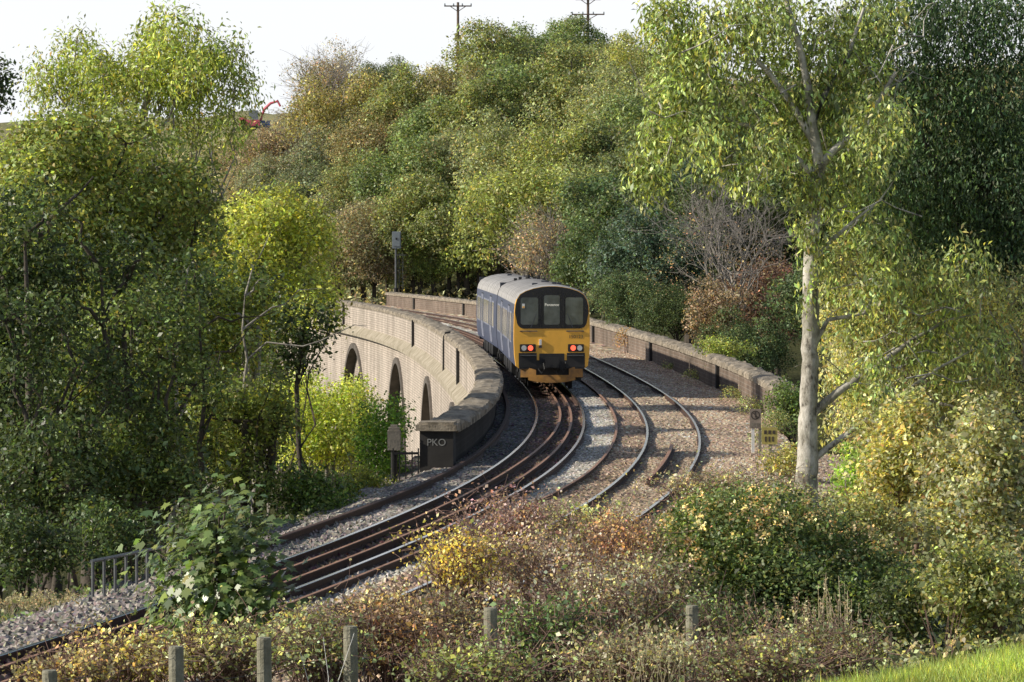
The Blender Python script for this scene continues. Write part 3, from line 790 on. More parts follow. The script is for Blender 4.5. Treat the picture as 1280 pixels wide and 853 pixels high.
def excavator():
    Y = 455; c = at(316, 166, Y); g = T(c.x, c.y); k = Y/F
    o = empty('excavator', (c.x, c.y, g), 'small red excavator with raised arm and blue bucket on the far hilltop', 'excavator')
    lift = max(0.0, c.z - g)
    # earth mound it stands on is part of the hilltop
    for s_ in (-1, 1): mb = MB(); mb.box((0, s_*.8, lift+.3), (3.0, .45, .6)); mb.tube([(-1.4, s_*.8-.2, lift+.3), (-1.4, s_*.8+.2, lift+.3)], .32, 12); mb.build('crawler_track', M['black'], o)
    mb = MB(); mb.box((-.3, 0, lift+1.05), (2.6, 1.9, .8)); mb.box((-1.3, 0, lift+1.2), (.9, 1.9, 1.1)); mb.build('body', M['dig_red'], o)
    mb = MB(); mb.box((.15, -.4, lift+2.1), (1.2, 1.0, 1.3)); cab = mb.build('cab', M['head_grey'], o)
    mb = MB(); mb.box((.15, -.91, lift+2.2), (.9, .02, .8)); mb.build('window', M['glass'], cab)
    mb = MB(); mb.tube([(1.0, 0, lift+1.2), (1.55, 0, lift+2.9), (2.4, 0, lift+3.7), (3.4, 0, lift+4.0)], [.22, .24, .2, .15], 6); mb.build('boom', M['dig_red'], o)
    mb = MB(); mb.tube([(3.3, 0, lift+4.15), (3.75, 0, lift+3.3)], .16, 6); mb.build('dipper_arm', M['dig_red'], o)
    mb = MB(); mb.box((1.6, -.2, lift+.85), (1.5, 1.0, .9)); mb.box((1.6, -.2, lift+1.32), (1.7, 1.1, .08)); mb.build('skip', M['dig_blue'], o)
excavator()
p = at(265, 196, 400); 
gpole = empty('utility_post', (p.x, p.y, T(p.x, p.y)), 'plain grey post among the far trees below the excavator', 'post')
mb = MB(); H = at(265, 166, 400).z - T(p.x, p.y); mb.tube([(0, 0, -.3), (0, 0, H)], .1, 8); mb.build('pole', M['steel'], gpole)
mb = MB(); mb.tube([(0, 0, H), (0, 0, H+.12)], [.13, .05], 8); mb.build('post_cap', M['steel'], gpole)
# ------------------------------------------------------------------ vegetation
def nrm(a): return a/np.maximum(np.linalg.norm(a, axis=-1, keepdims=True), 1e-9)

def leaf_quads(rng, P, out, size, aspect=.55, droop=0.0, flat=.5, fold=.18):
    n = len(P)
    no = nrm(out*flat + np.array([0, 0, .35]) + rng.normal(0, .55, (n, 3)))
    t = rng.normal(0, 1, (n, 3)) + out*.6; t[:, 2] -= droop*2.2
    u = nrm(t - no*(t*no).sum(1, keepdims=True))
    if droop: u = nrm(u*(1-droop) + np.array([0, 0, -1.0])*droop + rng.normal(0, .12, (n, 3)))
    v = nrm(np.cross(no, u))
    L_ = size*np.clip(rng.lognormal(0, .28, (n, 1)), .5, 1.9); W = L_*aspect
    f = np.cross(u, v)*L_*fold
    return np.stack([P - u*L_*.5, P + v*W*.5 + f*.5 - u*L_*.05, P + u*L_*.5, P - v*W*.5 + f*.5 - u*L_*.05], 1)

def tints(rng, n, clump, br=.3, yellow=.12, brown=.05):
    """per leaf multipliers round 1: clump value, leaf value, some yellowed and browned leaves"""
    v = (rng.lognormal(0, br, n)*clump)[:, None]
    c = np.ones((n, 3)) + rng.normal(0, .07, (n, 3))
    r = rng.random(n)
    c[r < yellow] *= np.array([1.6, 1.4, .85]); c[(r >= yellow) & (r < yellow+brown)] *= np.array([1.45, 1.02, .95])
    return np.clip(c*v, .05, 4)

def crown_mesh(name, rng, lobes, n_clump, per, spread, size, mat, aspect=.55, droop=0.0, yellow=.12, brown=.05, inner=.45, bottom=-.75, br=.3, elong=1.0, flat=.5):
    lobes = np.array(lobes, float)                      # x y z rx ry rz
    w = (lobes[:, 3]*lobes[:, 5]); w /= w.sum()
    k = rng.choice(len(lobes), n_clump, p=w)
    d = nrm(rng.normal(0, 1, (n_clump, 3)))
    d[:, 2] = np.where(d[:, 2] < bottom, -d[:, 2], d[:, 2])
    rad = inner + (1-inner)*rng.random(n_clump)**.55
    rad *= 1 + .10*np.sin(d[:, 0]*5+k)*np.cos(d[:, 2]*6+k*2)
    c = lobes[k, :3] + d*lobes[k, 3:]*rad[:, None]
    cv = np.clip(rng.lognormal(-.04, .38, n_clump), .3, 2.1)
    cy = rng.random(n_clump)
    n = n_clump*per; ci = np.repeat(np.arange(n_clump), per)
    off = rng.normal(0, spread, (n, 3)); 
    if droop: off[:, 2] = off[:, 2]*elong - np.abs(rng.normal(0, spread*elong*.6, n))
    P = c[ci] + off
    out = nrm(d[ci]*spread*2 + off)
    col = tints(rng, n, cv[ci], br, 0, 0)
    r = rng.random(n)
    ym = (r < yellow*2.4*(cy[ci])); bm = (~ym) & (r > 1-brown*2.0*(1-cy[ci]))
    col[ym] *= np.array([1.55, 1.38, .9]); col[bm] *= np.array([1.5, 1.0, .85])
    return quads_mesh(name, leaf_quads(rng, P, out, size, aspect, droop, flat), mat, col)

def limb(mb, rng, p, q, r0, r1, seg=5, wob=.08, n=6, sag=0.0):
    p = np.array(p, float); q = np.array(q, float); L_ = np.linalg.norm(q-p)
    t = np.linspace(0, 1, seg+1); pts = p + (q-p)*t[:, None]
    w = rng.normal(0, wob*L_/seg*1.6, (seg+1, 3)); w[0] = 0; w[-1] *= .3
    pts = pts + w; pts[:, 2] += sag*L_*np.sin(t*math.pi)
    mb.tube(pts, list(r0 + (r1-r0)*t**.8), n, cap=False); return pts

def twigs(mb, rng, p, d, length, r, depth, spread=.55, n=4, kids=3):
    """bare recursive branching"""
    pts = [np.array(p, float)]; d = np.array(d, float)/np.linalg.norm(d); seg = 4
    for i in range(seg):
        d = d + rng.normal(0, .16, 3); d[2] += .03; d /= np.linalg.norm(d); pts.append(pts[-1] + d*length/seg)
    mb.tube(pts, list(np.linspace(r, r*.55, seg+1)), n, cap=False)
    if depth > 0:
        for k in range(kids):
            a = pts[rng.integers(2, seg+1)] if k else pts[-1]
            d2 = d + rng.normal(0, spread, 3); d2 /= np.linalg.norm(d2)
            twigs(mb, rng, a, d2, length*rng.uniform(.55, .8), r*.55, depth-1, spread, max(3, n-1), kids)

def round_lobes(rng, n, R_, H, zc, up=.35, lob=(.22, .46)):
    """an uneven crown: a core and many lobes of different size pushed out to different distances"""
    out = [(0, 0, zc, R_*.55, R_*.55, H*.55)]
    for i in range(int(n*1.6)):
        a = i*2.4 + rng.normal(0, .5); e = rng.uniform(-.6, 1.0)
        ce = math.sqrt(max(0, 1-min(1, abs(e))**2)); l = rng.uniform(*lob); q = rng.uniform(.5, .95)
        out.append((math.cos(a)*ce*R_*q, math.sin(a)*ce*R_*q, zc + e*H*q, l*R_, l*R_, l*R_*rng.uniform(.7, 1.25)))
    return out

def std_trunk(name, rng, lobes, zc, r, mat, extra=4.0, nl=99):
    mb = MB(); top = max(l[2] for l in lobes)
    st = limb(mb, rng, (0, 0, -.6), (rng.normal(0, .25), rng.normal(0, .25), zc), r, r*.55, 6, .05, 8)
    limb(mb, rng, st[-1], (rng.normal(0, .4), rng.normal(0, .4), top), r*.55, r*.15, 4, .1, 6)
    for l in lobes[1:nl]:
        a = st[rng.integers(3, 7)]; limb(mb, rng, a, l[:3], r*.38, r*.08, 5, .12, 5, .05)
    return mb.mesh(name, mat, True)

# library of crowns shared by the trees of the far hillside; each is about 4 m in radius and 9.5 m tall
LIB = {}
def make_library():
    for kind, nv in (('broad', 5), ('scrub', 3), ('fine', 3), ('twiggy', 3)):
        for i in range(nv):
            rng = np.random.default_rng(100 + i*7 + len(kind)*31)
            if kind == 'broad':
                lb = round_lobes(rng, 13 + i, 4, 3.6, 5.6)
                cm = crown_mesh('crown', rng, lb, 2000, 13, .24, .205, M['leaf'], yellow=.07, brown=.06)
            elif kind == 'fine':
                lb = round_lobes(rng, 16, 4, 3.8, 5.6, lob=(.26, .44))
                cm = crown_mesh('crown', rng, lb, 1400, 13, .26, .19, M['leaf'], aspect=.5, yellow=.13, brown=.04, droop=.15)
            elif kind == 'scrub':
                lb = round_lobes(rng, 15, 4, 3.0, 4.4, lob=(.28, .46))
                cm = crown_mesh('crown', rng, lb, 2000, 13, .23, .18, M['leaf_dull'], yellow=.08, brown=.10)
            elif kind == 'pine':
                lb = [(rng.uniform(-2.6, 2.6), rng.uniform(-2, 2), 4.6 + rng.uniform(0, 4), 1.5, 1.4, .55) for _ in range(14)]
                cm = crown_mesh('crown', rng, lb, 700, 12, .2, .2, M['leaf_dull'], aspect=.3, yellow=0, brown=.02)
            else:
                lb = round_lobes(rng, 12, 4, 3.8, 5.6)
                cm = crown_mesh('crown', rng, lb, 480, 9, .34, .19, M['leaf_dull'], yellow=.15, brown=.2)
            if kind == 'twiggy':
                mb = MB(); limb(mb, rng, (0, 0, -.6), (0, 0, 3), .3, .22, 4, .05, 7)
                for l in lb[1:]:
                    for q in range(2):
                        dd = np.array(l[:3]) - np.array([0, 0, 2.4]); twigs(mb, rng, (0, 0, rng.uniform(1.8, 3)), dd + rng.normal(0, .5, 3), np.linalg.norm(dd)*.62, .09, 3, .42, 4, 3)
                tm = mb.mesh('trunk', M['twig_grey'], True)
            else: tm = std_trunk('trunk', rng, lb, 4.2, .28, M['twig_grey' if kind == 'fine' else 'bark'])
            LIB.setdefault(kind, []).append((tm, cm))
make_library()

def lib_tree(name, kind, i, x, y, s, col, label, cat='tree', group=None, sz=1.0, rz=None, zoff=0.0):
    tm, cm = LIB[kind][i % len(LIB[kind])]
    rz = rz if rz is not None else i*1.7
    root = empty(name, (x, y, T(x, y)+zoff), label, cat, group, rz, (s, s, s*sz))
    t = link(D.objects.new('trunk', tm), root); c = link(D.objects.new('crown', cm), root)
    c.color = (*col, 1); t.color = (1, 1, 1, 1)
    return root

# colours of foliage (base colour, linear)
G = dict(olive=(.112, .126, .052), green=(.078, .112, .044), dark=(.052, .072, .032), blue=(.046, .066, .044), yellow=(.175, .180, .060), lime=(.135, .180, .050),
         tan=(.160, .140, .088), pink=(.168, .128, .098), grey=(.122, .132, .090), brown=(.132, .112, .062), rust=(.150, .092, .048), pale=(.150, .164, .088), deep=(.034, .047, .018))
HB = .98
def hill(px, py, r, tint, kind, label, name='tree', cat='tree', i=[0], sz=1.0, y0=170):
    i[0] += 1
    if py > 275: y0 = 318
    py += .34*r
    zc = {'scrub': 4.4, 'pine': 6.6}.get(kind, 5.6)
    rr = lambda Y: r*1.42*Y/F/3.9
    x, y = spot(px, py, lambda Y: zc*rr(Y)*sz, y0)
    s = rr(y)
    return lib_tree(name, kind, i[0], x, y, s, tuple((c*.62 + m_*.38)*HB for c, m_ in zip(G[tint] if isinstance(tint, str) else tint, (.118, .122, .058))), label, cat, 'trees on the wooded hillside', sz)  # tints blended toward one olive, which also paints in distance haze

HILL = [
 (408, 116, 38, 'pink', 'twiggy', 'russet half bare tree right of the excavator on the skyline'),
 (415, 88, 32, 'tan', 'twiggy', 'thin brownish half bare tree against the sky, left of the dark evergreen'),
 (484, 98, 24, 'blue', 'broad', 'dark evergreen standing against the sky'),
 (432, 140, 46, (.14,.118,.05), 'fine', 'bronze olive tree directly below the dark skyline evergreen'),
 (523, 128, 44, 'olive', 'broad', 'olive round tree on the skyline left of the single armed pole'),
 (572, 118, 42, 'tan', 'fine', 'brownish tree at the foot of the single armed telegraph pole'),
 (617, 84, 46, 'olive', 'broad', 'olive tree on the skyline between the two telegraph poles'),
 (668, 72, 38, 'green', 'broad', 'green tree left of the two armed telegraph pole on the skyline'),
 (706, 60, 34, 'green', 'broad', 'highest green tree on the ridge beside the two armed pole'),
 (752, 80, 38, 'olive', 'broad', 'olive green tree right of the two armed telegraph pole'),
 (795, 84, 38, 'yellow', 'fine', 'yellowish tree on the skyline right of the telegraph poles'),
 (845, 92, 42, 'olive', 'broad', 'olive tree on the skyline behind the drooping branches of the tall tree'),
 (545, 165, 40, 'green', 'broad', 'mid green tree below the single armed pole, left side'),
 (598, 150, 46, 'olive', 'broad', 'large olive tree below the single armed telegraph pole'),
 (655, 120, 48, 'green', 'broad', 'broad green tree in the middle of the upper hillside'),
 (718, 112, 46, 'olive', 'broad', 'rounded olive tree below the two armed telegraph pole'),
 (772, 132, 46, 'pale', 'fine', 'pale olive tree on the upper hillside toward the right'),
 (815, 150, 44, 'green', 'broad', 'green tree of the upper hillside next to the drooping branches'),
 (480, 178, 42, 'brown', 'scrub', 'brown olive bushy tree under the skyline gap beside the dark evergreen'),
 (425, 196, 42, 'grey', 'scrub', 'grey green bushy tree below the bronze tree'),
 (378, 176, 34, 'tan', 'twiggy', 'tan half bare tree on the slope below the russet skyline tree'),
 (338, 196, 34, 'pink', 'scrub', 'pinkish brown bush on the slope below the excavator'),
 (300, 196, 26, 'tan', 'scrub', 'small tan bush beside the plain grey post'),
 (395, 238, 40, 'blue', 'scrub', 'dark grey green tree above the yellow green tree'),
 (352, 232, 34, 'grey', 'scrub', 'grey green scrub just above the yellow green tree on the left'),
 (450, 236, 42, 'olive', 'scrub', 'olive bushy tree in the middle of the left slope'),
 (508, 226, 44, 'green', 'broad', 'dark green tree above the railway signal, halfway up the slope'),
 (572, 212, 42, 'pale', 'scrub', 'pale olive tree in the centre of the hillside'),
 (645, 196, 52, 'pale', 'fine', 'light feathery tree at the centre of the hillside'),
 (706, 196, 54, (.135,.15,.05), 'fine', 'light yellow green feathery tree behind the train roof, upper right part'),
 (765, 206, 44, 'dark', 'broad', 'dark green tree right of the light feathery trees'),
 (825, 216, 46, 'dark', 'broad', 'dark shaded tree under the hanging branches of the tall tree'),
 (655, 262, 62, (.15,.17,.055), 'fine', 'big light green tree with pale branches behind the train'),
 (725, 272, 56, 'olive', 'fine', 'olive tree with visible pale branches above the train'),
 (455, 296, 44, 'tan', 'scrub', 'pale tan scrub left of the railway signal'),
 (415, 286, 34, 'grey', 'scrub', 'grey green scrub at the end of the viaduct'),
 (525, 284, 44, 'olive', 'broad', 'olive green tree just right of the railway signal head'),
 (585, 286, 44, 'pale', 'scrub', 'pale bush on the slope left of the big light green tree'),
 (545, 332, 38, (.15,.19,.045), 'broad', 'bright yellow green tree directly behind the far parapet'),
 (600, 326, 36, 'green', 'broad', 'dark green bush behind the far parapet beside the train'),
 (468, 346, 34, 'pink', 'scrub', 'pinkish tan thicket at the foot of the signal'),
 (440, 338, 28, 'dark', 'scrub', 'dark bush where the railway leaves the viaduct'),
 (515, 352, 24, 'lime', 'scrub', 'small lime green bush between signal and parapet'),
 (425, 352, 26, 'tan', 'scrub', 'small tan bush just past the left end of the viaduct'),
 (405, 338, 26, 'grey', 'scrub', 'grey bush behind the yellow green tree at the viaduct end'),
 (484, 322, 28, 'pink', 'scrub', 'pale pink brown shrub directly behind the signal post'),
 (560, 306, 34, 'olive', 'scrub', 'olive shrub above the bright yellow green tree'),
 (622, 298, 36, 'grey', 'scrub', 'grey green shrub under the big light green tree'),
 (575, 350, 26, 'lime', 'scrub', 'low green shrub against the far parapet, left of the train'),
 (500, 322, 26, 'olive', 'scrub', 'olive shrub right behind the railway signal ladder'),
 (372, 268, 34, 'olive', 'scrub', 'olive shrub rising over the yellow green tree'),
 (325, 226, 30, 'tan', 'scrub', 'tan shrub left of the grey green scrub on the left slope'),
]
for row in HILL: hill(*row)

# the slope behind the sunlit far parapet, its shade put into dark leaf tints
SLOPE = [
 (690, 318, 46, 'tan', 'twiggy', 'tangle of pale bare branches right above the train roof', 232),
 (775, 270, 56, 'dark', 'broad', 'deep green shaded tree right of the tree with pale branches', 226),
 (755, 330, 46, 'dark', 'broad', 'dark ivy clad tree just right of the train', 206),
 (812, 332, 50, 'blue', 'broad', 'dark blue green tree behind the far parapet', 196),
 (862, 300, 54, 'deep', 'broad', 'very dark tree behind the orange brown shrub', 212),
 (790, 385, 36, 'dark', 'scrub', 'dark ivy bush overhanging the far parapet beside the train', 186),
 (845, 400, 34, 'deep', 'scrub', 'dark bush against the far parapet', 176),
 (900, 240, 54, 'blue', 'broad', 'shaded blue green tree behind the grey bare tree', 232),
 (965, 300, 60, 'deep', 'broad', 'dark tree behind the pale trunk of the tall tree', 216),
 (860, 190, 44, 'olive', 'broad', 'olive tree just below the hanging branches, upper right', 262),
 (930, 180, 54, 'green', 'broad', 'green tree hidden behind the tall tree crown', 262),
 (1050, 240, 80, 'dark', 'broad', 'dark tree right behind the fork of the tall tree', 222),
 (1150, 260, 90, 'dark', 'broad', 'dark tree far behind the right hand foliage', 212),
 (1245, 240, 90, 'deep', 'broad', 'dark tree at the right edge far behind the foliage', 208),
 (970, 392, 52, (.095,.062,.045), 'scrub', 'brown purple thicket left of the pale trunk', 172),
 (930, 440, 40, 'dark', 'scrub', 'dark bush behind the end of the far parapet', 150),
 (1060, 400, 70, 'dark', 'scrub', 'shaded bush right of the pale trunk, far behind', 152),
]
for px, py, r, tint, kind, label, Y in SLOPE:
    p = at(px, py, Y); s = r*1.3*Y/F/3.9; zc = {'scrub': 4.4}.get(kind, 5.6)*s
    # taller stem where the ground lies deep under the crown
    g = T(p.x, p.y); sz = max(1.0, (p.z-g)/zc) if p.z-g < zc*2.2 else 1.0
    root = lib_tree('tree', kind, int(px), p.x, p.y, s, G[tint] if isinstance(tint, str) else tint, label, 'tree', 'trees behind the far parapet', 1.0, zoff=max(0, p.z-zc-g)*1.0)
    if p.z-zc-g > .3:
        root.location.z = g
        for ch in root.children: ch.location.z = (p.z-zc-g)/s
        tk = [c for c in root.children if c.name.startswith('trunk')][0]
        mb = MB(); mb.tube([(0, 0, -.5/s), (.1, .05, (p.z-zc-g)/s*.5), (0, 0, (p.z-zc-g)/s)], [.36, .32, .28], 8); mb.build('lower_trunk', M['bark'], root)

# the grey bare tree and the orange brown shrub behind the far parapet
def bare_tree():
    rng = np.random.default_rng(8); Y = 168; c = at(915, 270, Y); g = T(c.x, c.y)
    root = empty('bare_tree', (c.x, c.y, g), 'grey leafless tree with a dense tangle of thin branches left of the pale trunk', 'tree')
    mb = MB(); z0 = at(915, 375, Y).z - g
    limb(mb, rng, (0, 0, -.4), (0, 0, z0), .3, .2, 5, .04, 8)
    for k in range(20):
        a = rng.uniform(0, 6.28); e = rng.uniform(.25, 1.0)
        twigs(mb, rng, (rng.normal(0, .3), rng.normal(0, .3), z0 + rng.uniform(-.6, .9)), (math.cos(a)*1.0*e + .0, math.sin(a)*.7*e, .95), 2.7*rng.uniform(.8, 1.2), .055, 4, .42, 4, 3)
    mb.build('trunk', M['twig_grey'], root, True)
    lb = [(rng.normal(0, 1.6), rng.normal(0, 1.2), z0 + 2.3 + rng.normal(0, 1.2), 1.1, 1.1, .9) for _ in range(12)]
    cr = link(D.objects.new('crown', crown_mesh('crown', rng, lb, 260, 5, .3, .10, M['leaf_dull'], yellow=.2, brown=.3)), root); cr.color = (.15, .13, .08, 1)
bare_tree()

def near_tree(name, label, cat, base, lobes, leaf, dens, col, seed, mat='leaf', trunk_r=.2, trunk_mat='bark', droop=0.0, aspect=.55, yellow=.12, brown=.05, spread=.16, per=12, stems=1, bottom=-.75, group=None, elong=1.0, inner=.45, lean=(0, 0), nlimb=99, flat=.5):
    """one unique tree: lobes are world-space ellipsoids (centre, radii)"""
    rng = np.random.default_rng(seed)
    bx, by = base; bz = T(bx, by)
    root = empty(name, (bx, by, bz), label, cat, group)
    lb = [(l[0]-bx, l[1]-by, l[2]-bz, l[3], l[4], l[5]) for l in lobes]
    area = sum(l[3]*l[5]*9 for l in lb)
    leaf *= .82; n = int(area/(leaf*leaf*aspect)*dens*1.75)
    nc = max(20, n//per)
    cr = link(D.objects.new('crown', crown_mesh('crown', rng, lb, nc, per, spread, leaf, M[mat], aspect, droop, yellow, brown, inner, bottom, elong=elong, flat=flat)), root)
    cr.color = (*col, 1)
    mb = MB()
    zc = sorted(l[2] for l in lb)[len(lb)//2]; mx = sum(l[0] for l in lb)/len(lb); my = sum(l[1] for l in lb)/len(lb)
    for k in range(stems):
        ox, oy = (rng.normal(0, trunk_r*1.5), rng.normal(0, trunk_r*1.5)) if stems > 1 else (0, 0)
        st = limb(mb, rng, (ox, oy, -.4), (mx*.7+lean[0]+ox*3, my*.7+lean[1]+oy*3, zc), trunk_r, trunk_r*.5, 7, .06, 9)
        for l in lb[k::stems][:nlimb]:
            a = st[rng.integers(2, 8)]; e = limb(mb, rng, a, l[:3], trunk_r*.34, trunk_r*.10, 5, .12, 6, .04)
            for q in range(4):
                d = nrm(rng.normal(0, 1, 3) + np.array([0, 0, .3]))*np.array(l[3:])*.85
                limb(mb, rng, e[-1] if q else e[-2], e[-1]+d, trunk_r*.10, trunk_r*.03, 3, .12, 4)
    mb.build('trunk', M[trunk_mat], root, True)
    return root

def LB(px, py, rx, rz, Y, ry=None):
    """an ellipsoid lobe seen at px,py with pixel radii rx, rz standing Y metres away"""
    p = at(px, py, Y); k = Y/F; return (p.x, p.y, p.z, rx*k, (ry if ry else rx)*k, rz*k)
def cluster(seed, px, py, rx, rz, Y, n, lob=(.34, .5), dy=None):
    """n lobes filling an ellipse in the picture with real depth"""
    rng = np.random.default_rng(seed); k = Y/F; out = [LB(px, py, rx*.6, rz*.6, Y)]
    for i in range(n):
        a = i*2.4 + rng.normal(0, .3); r = .72*math.sqrt((i+.6)/n)
        l = rng.uniform(*lob); y = Y + rng.uniform(-1, 1)*(dy if dy else rx*k*.75)
        out.append(LB(px + math.cos(a)*rx*r, py + math.sin(a)*rz*r, rx*l, rz*l, y, rx*l))
    return out
def base_of(px, Y): return (at(px, 400, Y).x, Y)

# ---- the wood on the left
near_tree('tree', 'tall feathery yellow green tree rising highest against the sky on the left', 'tree', base_of(205, 112),
    cluster(1, 225, 92, 92, 70, 112, 10, (.24, .4)) + cluster(2, 120, 110, 82, 66, 112, 8, (.26, .42)) + [LB(212, 40, 46, 28, 112), LB(300, 112, 32, 30, 112), LB(262, 165, 60, 36, 112), LB(60, 100, 36, 28, 112)],
    .20, .8, (.145, .168, .052), 11, 'leaf', .24, 'twig_grey', .35, .33, .22, .05, .2, 10, elong=1.6)
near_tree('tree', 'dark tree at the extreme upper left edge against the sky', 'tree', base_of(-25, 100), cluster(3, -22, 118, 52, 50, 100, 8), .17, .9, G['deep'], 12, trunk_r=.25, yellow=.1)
near_tree('oak_tree', 'big spreading oak with bronze and green leaves in the upper left', 'tree', base_of(118, 88),
    cluster(4, 110, 265, 165, 120, 88, 16, (.24, .36)) + [LB(40, 330, 60, 50, 88), LB(120, 360, 60, 50, 88), LB(200, 340, 60, 50, 88), LB(245, 300, 44, 44, 88), LB(60, 190, 62, 42, 88), LB(160, 182, 66, 44, 88), LB(232, 240, 50, 44, 88)],
    .155, 1.05, (.112, .130, .043), 13, 'leaf_gloss', .34, 'bark', 0, .6, .16, .09, .18)
near_tree('tree', 'yellow topped tree on the left beside the far end of the viaduct', 'tree', base_of(335, 100),
    cluster(5, 325, 350, 118, 112, 100, 20, (.24, .36)) + [LB(345, 262, 42, 28, 100), LB(390, 300, 34, 34, 100), LB(290, 290, 40, 36, 100), LB(395, 370, 34, 40, 100), LB(285, 400, 50, 50, 100)],
    .145, .85, (.172, .182, .048), 14, 'leaf', .16, 'twig_grey', 0, .55, .16, .01, .17, stems=3)
near_tree('oak_tree', 'dark oak branch spread with lobed outline in front of the viaduct arches', 'tree', base_of(372, 93),
    [LB(396, 388, 22, 20, 93), LB(400, 425, 20, 22, 93), LB(375, 440, 28, 30, 93), LB(360, 410, 28, 30, 93), LB(412, 400, 14, 12, 93), LB(345, 460, 30, 26, 93)],
    .15, .8, G['deep'], 15, 'leaf_gloss', .12, yellow=.08)
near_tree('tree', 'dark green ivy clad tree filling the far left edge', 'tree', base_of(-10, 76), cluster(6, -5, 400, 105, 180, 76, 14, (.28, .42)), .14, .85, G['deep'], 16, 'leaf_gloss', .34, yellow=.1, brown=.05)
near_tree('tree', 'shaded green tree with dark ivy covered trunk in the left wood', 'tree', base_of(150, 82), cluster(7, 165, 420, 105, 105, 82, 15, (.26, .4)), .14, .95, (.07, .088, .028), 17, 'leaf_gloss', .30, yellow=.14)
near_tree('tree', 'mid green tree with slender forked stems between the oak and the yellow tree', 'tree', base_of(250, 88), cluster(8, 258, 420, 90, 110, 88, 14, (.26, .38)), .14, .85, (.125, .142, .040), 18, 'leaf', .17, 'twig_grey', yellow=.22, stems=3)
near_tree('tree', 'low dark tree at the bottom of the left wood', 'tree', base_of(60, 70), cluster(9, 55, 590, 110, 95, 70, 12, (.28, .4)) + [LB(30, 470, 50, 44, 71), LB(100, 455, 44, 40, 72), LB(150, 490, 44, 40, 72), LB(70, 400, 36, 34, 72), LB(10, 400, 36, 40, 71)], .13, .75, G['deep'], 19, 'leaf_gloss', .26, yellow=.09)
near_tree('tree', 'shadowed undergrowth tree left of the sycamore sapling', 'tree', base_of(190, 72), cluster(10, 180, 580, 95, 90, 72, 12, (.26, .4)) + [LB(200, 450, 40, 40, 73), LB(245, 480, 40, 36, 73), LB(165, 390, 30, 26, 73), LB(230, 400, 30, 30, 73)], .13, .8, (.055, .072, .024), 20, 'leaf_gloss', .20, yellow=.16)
near_tree('tree', 'dark green thicket tree behind the sycamore sapling', 'tree', base_of(300, 79), cluster(11, 300, 540, 86, 100, 79, 13, (.28, .4)), .13, .8, (.085, .10, .03), 21, 'leaf_gloss', .16, yellow=.18, stems=2)
near_tree('bush', 'bright yellow sunlit bush below the viaduct arches', 'bush', base_of(405, 96), cluster(12, 405, 540, 82, 74, 96, 13, (.28, .42)) + [LB(380, 490, 40, 26, 96), LB(440, 505, 36, 28, 96)], .12, .75, (.19, .21, .06), 22, 'leaf', .1, 'twig_grey', yellow=.2, brown=.02, stems=4, spread=.15)
near_tree('bush', 'green bush in front of the iron gate and stone gatepost', 'bush', base_of(480, 90), cluster(13, 478, 565, 40, 58, 90, 9, (.32, .46)) + [LB(495, 520, 20, 22, 90)], .11, .85, (.10, .15, .03), 23, 'leaf_gloss', .07, yellow=.15, brown=.02, stems=3, spread=.13)
near_tree('bush', 'low dark leaved bush under the bright yellow bush', 'bush', base_of(390, 78), cluster(14, 388, 625, 75, 46, 78, 10, (.3, .44)), .11, .8, (.055, .080, .022), 24, 'leaf_gloss', .07, yellow=.2, stems=3, spread=.13)
near_tree('bush', 'olive bush at the lineside right of the low dark leaved one', 'bush', base_of(468, 84), cluster(15, 462, 612, 40, 26, 84, 7, (.32, .46)), .10, .85, (.11, .12, .03), 25, 'leaf', .05, yellow=.25, stems=3, spread=.12)
near_tree('bush', 'dark shrub hugging the ballast beyond the handrail', 'bush', base_of(255, 62), cluster(16, 262, 668, 70, 44, 63, 9, (.3, .44)), .10, .8, G['deep'], 26, 'leaf_gloss', .06, yellow=.12, stems=3, spread=.12)
near_tree('bush', 'dark shrub at the left edge above the dry grass', 'bush', base_of(20, 60), cluster(17, 30, 690, 80, 52, 60, 9, (.3, .44)), .10, .85, G['deep'], 27, 'leaf_gloss', .06, yellow=.08, stems=3, spread=.12)
near_tree('bush', 'green leafy shrub behind the steel handrail', 'bush', base_of(140, 61), cluster(18, 138, 672, 62, 48, 61.5, 9, (.3, .44)), .10, .8, (.042, .060, .022), 28, 'leaf_gloss', .06, yellow=.08, stems=3, spread=.12)

